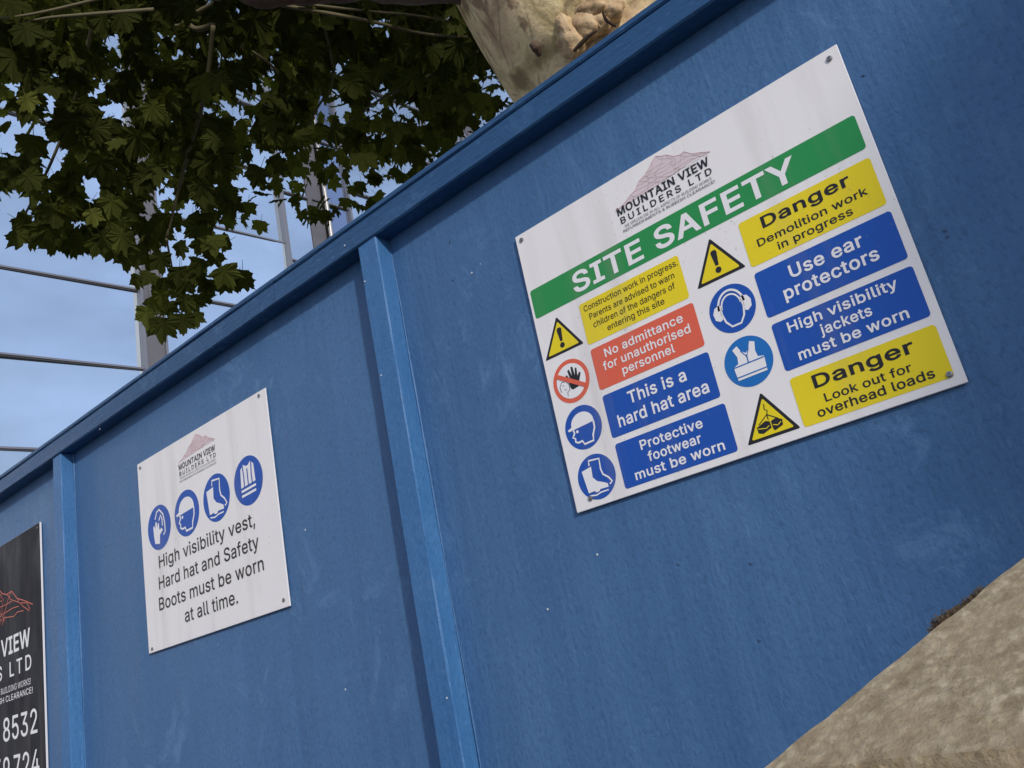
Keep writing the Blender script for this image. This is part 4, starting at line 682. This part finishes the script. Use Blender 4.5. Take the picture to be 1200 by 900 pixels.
TD = 3.05                         # distance of the bole from the camera
t0 = at_d(735, 110, TD); t1 = at_d(690, 20, TD + .1); t2 = at_d(660, -70, TD + .3)
base = Vector((t0.x + .22, t0.y + .30, 0))
tree = empty('plane_tree', base, 'plane tree with mottled cream bark and dark leafy crown behind the hoarding', 'tree')
L = lambda p: Vector(p) - base
trunk = link('trunk', tube('trunk', [L(base + Vector((0, 0, -.2))), L((base.x, base.y, .5)), L((t0.x + .12, t0.y + .15, t0.z - .9)), L(t0), L(t1), L(t2)], [.62, .47, .37, .335, .37, .44], 48, .10, 2.2, 14), bk, tree)
def burl(px, py, r, dist, sq=(1, 1, 1)):
    r *= .86; c0 = at_d(px, py, dist); bm = bmesh.new(); bmesh.ops.create_icosphere(bm, subdivisions=4, radius=1)
    for v in bm.verts:
        k = 1 + .22 * noise.noise(v.co * 1.8 + c0 * 3) + .10 * noise.noise(v.co * 5 + c0)
        v.co = Vector((v.co.x * sq[0], v.co.y * sq[1], v.co.z * sq[2])) * r * k + L(c0)
    me = bpy.data.meshes.new('burl'); bm.to_mesh(me); bm.free(); me.shade_smooth(); return link('burl', me, burm, tree)
burl(670, 46, .062, TD - .268, (.8, .8, 1.2)); burl(686, 30, .060, TD - .268, (.9, .8, 1.0)); burl(702, 26, .052, TD - .268, (.9, .8, .9)); burl(716, 12, .050, TD - .265, (1.0, .8, .9)); burl(692, 12, .052, TD - .266, (1.3, .8, .7)); burl(662, 30, .042, TD - .27, (.7, .7, 1.3))
link('knot_hole', tube('knot_hole', [L(at_d(px, py, TD - .252)) for px, py in [(622, 50), (628, 56), (633, 66)]], [.008, .017, .006], 10, .3), bk2, tree)
crackm = mat('bark_crack', (.035, .02, .012), .95)
link('bark_crack', tube('bark_crack', [L(at_d(px, py, TD - .333)) for px, py in [(672, 60), (681, 51), (690, 42), (700, 36)]], [.004, .007, .006, .002], 6), crackm, tree)
link('bark_crack', tube('bark_crack', [L(at_d(px, py, TD - .322)) for px, py in [(706, 14), (711, 24), (722, 31)]], [.003, .006, .003], 6), crackm, tree)
def limb(name, pts, rads, m_=bk2, seg=14, bump=.12, seed=1, parent=None):
    return link(name, tube(name, [L(p) for p in pts], rads, seg, bump, seed, 8), m_, tree)
limb('limb', [at_d(640, -95, TD + .3), at_d(545, -50, TD + .25), at_d(430, -42, TD + .3), at_d(330, -40, TD + .45), at_d(235, -60, TD + .7), at_d(120, -150, TD + 1.2)], [.20, .145, .12, .105, .09, .06], seed=4)
limb('limb', [at_d(600, -60, TD + .15), at_d(556, -22, TD + .15), at_d(470, -22, TD + .2), at_d(380, -14, TD + .3), at_d(300, -6, TD + .4), at_d(262, -24, TD + .5)], [.10, .070, .055, .045, .04, .03], seed=9, bump=.25)
limb('limb', [t2 + Vector((0, .1, .1)), t2 + Vector((.1, .5, .9)), t2 + Vector((-.1, .7, 2.4)), t2 + Vector((-.5, 1.2, 4.2))], [.30, .24, .17, .07])
limb('limb', [t2 + Vector((.1, 0, .05)), t2 + Vector((.9, -.2, .7)), Vector((2.3, -.5, 4.15)), Vector((2.95, -1.3, 3.35))], [.30, .2, .13, .05])
for pts, rd in [([(300, -20), (235, 12), (205, 30), (180, -4)], .010), ([(180, 11), (100, 17), (50, 22), (12, 32)], .007), ([(130, -5), (60, 12), (15, 20), (-20, 22)], .006),
                ([(350, 4), (420, 12), (500, 20), (562, 34)], .006), ([(330, 6), (430, 24), (500, 40), (575, 44)], .008), ([(270, 20), (230, 34), (213, 12), (205, -10)], .013),
                ([(560, 60), (500, 90), (440, 120), (400, 150)], .007), ([(250, 30), (240, 110), (215, 200), (195, 280)], .010), ([(195, 280), (200, 305), (205, 330), (212, 350)], .005),
                ([(110, 20), (90, 110), (60, 190), (30, 250)], .008), ([(250, 190), (275, 195), (295, 200), (320, 205)], .004), ([(380, 30), (390, 90), (370, 130), (350, 170)], .007),
                ([(270, 45), (310, 70), (330, 90), (350, 120)], .006), ([(280, 100), (300, 115), (310, 122), (325, 130)], .004)]:
    dd = TD + (.62 if max(q_[1] for q_ in pts) < 50 and rd < .0095 else 1.0)
    limb('branch', [at_d(px, py, dd + .1 * i) for i, (px, py) in enumerate(pts)], [rd, rd * .9, rd * .75, rd * .55], twm, 6, 0)

# leaves
half = [(90, 1.0), (82, .80), (78, .84), (70, .68), (64, .60), (58, .68), (52, .74), (47, .78), (42, .98), (35, .76), (30, .78), (22, .64), (14, .58), (5, .64), (-4, .66), (-12, .74), (-22, .55), (-34, .50), (-48, .40), (-70, .30)]
outl = [(r * math.cos(R(a)), r * math.sin(R(a))) for a, r in half] + [(-r * math.cos(R(a)), r * math.sin(R(a))) for a, r in half[1:]][::-1]
# outl runs from the tip down the right side, then up the left
def leafverts(var):
    rn = random.Random(var); V = [(0, -.02, 0)]
    fold = rn.uniform(.05, .42); curl = rn.uniform(.10, .55); tw = rn.uniform(-.2, .2)
    for x, y in outl:
        j = 1 + rn.uniform(-.07, .07); x *= j; y *= j
        r2 = x * x + y * y
        V.append((x, y, abs(x) * fold - curl * r2 + tw * x * y + rn.uniform(-.055, .055)))
    k = len(V)
    V += [(.018, -.28, -.02), (-.018, -.28, -.02), (-.012, -.85, .16), (.012, -.85, .16)]   # petiole
    F = [(0, 1 + i, 1 + (i + 1) % len(outl)) for i in range(len(outl))] + [(k, k + 1, k + 2, k + 3)]
    return V, F
VAR = [leafverts(i) for i in range(8)]
def leafmat(name, c, trans):
    m = bpy.data.materials.new(name); m.use_nodes = True; t = m.node_tree; t.nodes.clear()
    o = t.nodes.new('ShaderNodeOutputMaterial'); d = t.nodes.new('ShaderNodeBsdfDiffuse'); tr = t.nodes.new('ShaderNodeBsdfTranslucent'); mx = t.nodes.new('ShaderNodeMixShader')
    tcn = t.nodes.new('ShaderNodeTexCoord'); nz = t.nodes.new('ShaderNodeTexNoise'); nz.inputs['Scale'].default_value = 9
    rp = t.nodes.new('ShaderNodeValToRGB'); rp.color_ramp.elements[0].color = (*[x * .65 for x in c], 1); rp.color_ramp.elements[1].color = (*[x * 1.35 for x in c], 1)
    t.links.new(tcn.outputs['Object'], nz.inputs[0]); t.links.new(nz.outputs[0], rp.inputs[0]); t.links.new(rp.outputs[0], d.inputs[0])
    tr.inputs[0].default_value = (c[0] * 1.3, c[1] * 1.3, c[2] * .5, 1); mx.inputs[0].default_value = trans
    t.links.new(d.outputs[0], mx.inputs[1]); t.links.new(tr.outputs[0], mx.inputs[2]); t.links.new(mx.outputs[0], o.inputs[0]); return m
LM = [leafmat('leaf_dark', (.040, .046, .012), .42), leafmat('leaf_green', (.054, .062, .016), .45), leafmat('leaf_olive', (.078, .088, .022), .5), leafmat('leaf_sunlit', (.14, .15, .035), .5)]
def leafmatrix(p, size, rn, lo=15, hi=75, face=0):
    for _ in range(40):
        mm, nr = leafmatrix1(p, size, rn, lo, hi)
        if abs(nr.dot((p + base - CAM).normalized())) > face: break
    return mm
def leafmatrix1(p, size, rn, lo, hi):
    az = rn.uniform(0, 2 * math.pi); dr = R(rn.uniform(lo, hi))
    tip = Vector((math.cos(az) * math.cos(dr), math.sin(az) * math.cos(dr), -math.sin(dr)))
    sd = tip.cross(Vector((0, 0, 1))).normalized(); nr = sd.cross(tip)
    ro = rn.gauss(0, .45); sd2 = sd * math.cos(ro) + nr * math.sin(ro); nr2 = sd2.cross(tip)
    mm = Matrix((sd2, tip, nr2)).transposed().to_4x4() @ Matrix.Scale(size, 4); mm.translation = p; return mm, nr2
def inpoly(x, y, P):
    c = False; j = len(P) - 1
    for i in range(len(P)):
        if (P[i][1] > y) != (P[j][1] > y) and x < (P[j][0] - P[i][0]) * (y - P[i][1]) / (P[j][1] - P[i][1]) + P[i][0]: c = not c
        j = i
    return c
CROWN = [(-60, -60), (620, -60), (610, 40), (585, 125), (545, 150), (515, 168), (492, 180), (462, 168), (430, 190), (395, 158), (362, 155), (345, 172), (318, 182), (300, 150), (300, 110), (282, 78), (272, 110), (262, 175), (258, 215), (250, 250), (228, 280),
         (190, 292), (150, 285), (112, 280), (60, 284), (25, 270), (-10, 235), (-60, 230)]
GAPS = [(125, 45, 9), (135, 70, 9), (197, 33, 11), (200, 62, 8), (262, 66, 10), (170, 100, 7), (12, 92, 10), (15, 160, 14), (62, 178, 11), (60, 125, 7), (5, 120, 8), (270, 118, 12), (285, 150, 14), (280, 185, 12), (288, 118, 12), (106, 225, 7), (198, 232, 8),
        (178, 240, 7), (8, 240, 12), (90, 258, 5), (210, 275, 7), (222, 240, 6), (390, 118, 7), (445, 113, 8), (395, 132, 7), (478, 132, 8), (445, 150, 7), (580, 92, 8), (450, 30, 5), (372, 120, 8), (400, 80, 4), (120, 132, 5), (152, 128, 5), (112, 100, 4), (232, 128, 5), (170, 182, 4), (45, 140, 5), (333, 178, 5), (310, 90, 4)]
rn = random.Random(21)
pts = []
def ok(x, y, pad=1.0):
    return all((x - a) ** 2 + (y - b) ** 2 > (g_ + 12 * pad) ** 2 for a, b, g_ in GAPS)
while len(pts) < 1700:
    x, y = rn.uniform(-60, 620), rn.uniform(-60, 300)
    if inpoly(x, y, CROWN) and ok(x, y, .8 + .4 * rn.random()): pts.append((x, y, TD + rn.uniform(.75, 2.7), rn.uniform(.058, .108)))
NB0 = len(pts)
# sprays at the lower margin, leaf by leaf
for x, y in [(20, 275), (40, 284), (62, 284), (90, 286), (112, 284), (30, 262), (135, 285), (160, 295), (175, 300), (190, 305), (215, 290), (235, 284), (252, 278), (262, 284), (244, 255), (262, 228), (272, 236), (250, 300), (265, 318), (280, 322),
             (212, 318), (226, 318), (206, 340), (192, 345), (180, 352), (170, 365), (200, 362), (212, 374), (224, 352), (236, 348), (220, 336), (240, 332), (190, 330), (175, 322), (205, 318), (180, 375), (228, 366), (215, 355), (196, 378), (250, 335), (232, 308), (165, 330),
             (300, 200), (325, 195), (276, 324), (286, 330), (262, 326), (492, 180), (465, 178), (300, 205), (520, 170), (270, 200), (150, 300), (262, 222)]:
    pts.append((x + rn.gauss(0, 2), y + rn.gauss(0, 2), TD + rn.uniform(.8, 1.3), rn.uniform(.058, .092)))
items = []
for k_, (x, y, dist, sz) in enumerate(pts):
    items.append((dist / sz, leafmatrix(L(at_d(x, y, dist)), sz, rn, 20, 80, .62 if k_ >= NB0 else .35), rn.randrange(8), rn.choices((0, 1, 2, 3), (52, 33, 14, 1))[0]))
for x, y in [(84, 58), (32, 116), (340, 80), (278, 30), (370, 15), (265, 108), (108, 250)]:
    items.append((0, leafmatrix(L(at_d(x, y, TD + .7)), .062, rn, 40, 80), rn.randrange(8), 3))  # pale colour paints in sun shining through these leaves
items.sort(key=lambda i: i[0])
cache = {}
for _, mm, v, c in items[:296]:
    if (v, c) not in cache:
        me = mesh('leaf', *VAR[v]); me.materials.append(LM[c]); cache[(v, c)] = me
    o = bpy.data.objects.new('leaf', cache[(v, c)]); C.objects.link(o); o.parent = tree; o.matrix_local = mm
def leafstuff(lst, name='foliage'):
    vs, fs, mi = [], [], []
    for _, mm, v, c in lst:
        V, F = VAR[v]; b = len(vs); vs += [mm @ Vector(p) for p in V]; fs += [tuple(b + i for i in f) for f in F]; mi += [c] * len(F)
    me = mesh(name, vs, fs)
    for x in LM: me.materials.append(x)
    me.polygons.foreach_set('material_index', mi); o = link(name, me, None, tree); tag(o, kind='stuff')
# crown continuing above and beside the frame, the bough over the pavement, and an added clump for shade
more = []
def blob(c, rad, n_, s0=.075, s1=.10, xmax=None):
    for _ in range(n_):
        while True:
            u = Vector((rn.uniform(-1, 1), rn.uniform(-1, 1), rn.uniform(-1, 1)))
            if u.length < 1: break
        more.append((0, leafmatrix(L(Vector((c[0] + u.x * rad[0], c[1] + u.y * rad[1], c[2] + u.z * rad[2]))), rn.uniform(s0, s1), rn, 10, 70), rn.randrange(8), rn.choices((0, 1, 2), (45, 35, 20))[0]))
ctr = t2
blob((ctr.x - 1.6, ctr.y + .9, ctr.z + 2.3), (3.2, 2.6, 1.5), 4200)
blob((ctr.x + .2, ctr.y + 1.2, ctr.z + 2.7), (1.8, 1.8, 1.1), 1500)
blob((2.90, -1.3, 3.0), (.52, .28, .66), 3600, .08, .11)
blob((-.9, .6, 5.3), (1.3, .6, .6), 450)  # unseen clump added towards the sun to shade the visible leaves
leafstuff(items[296:] + more)
#print('faces', sum(len(o.data.polygons) for o in bpy.data.objects if o.type == 'MESH'), 'ctr', ctr, 'base', base)
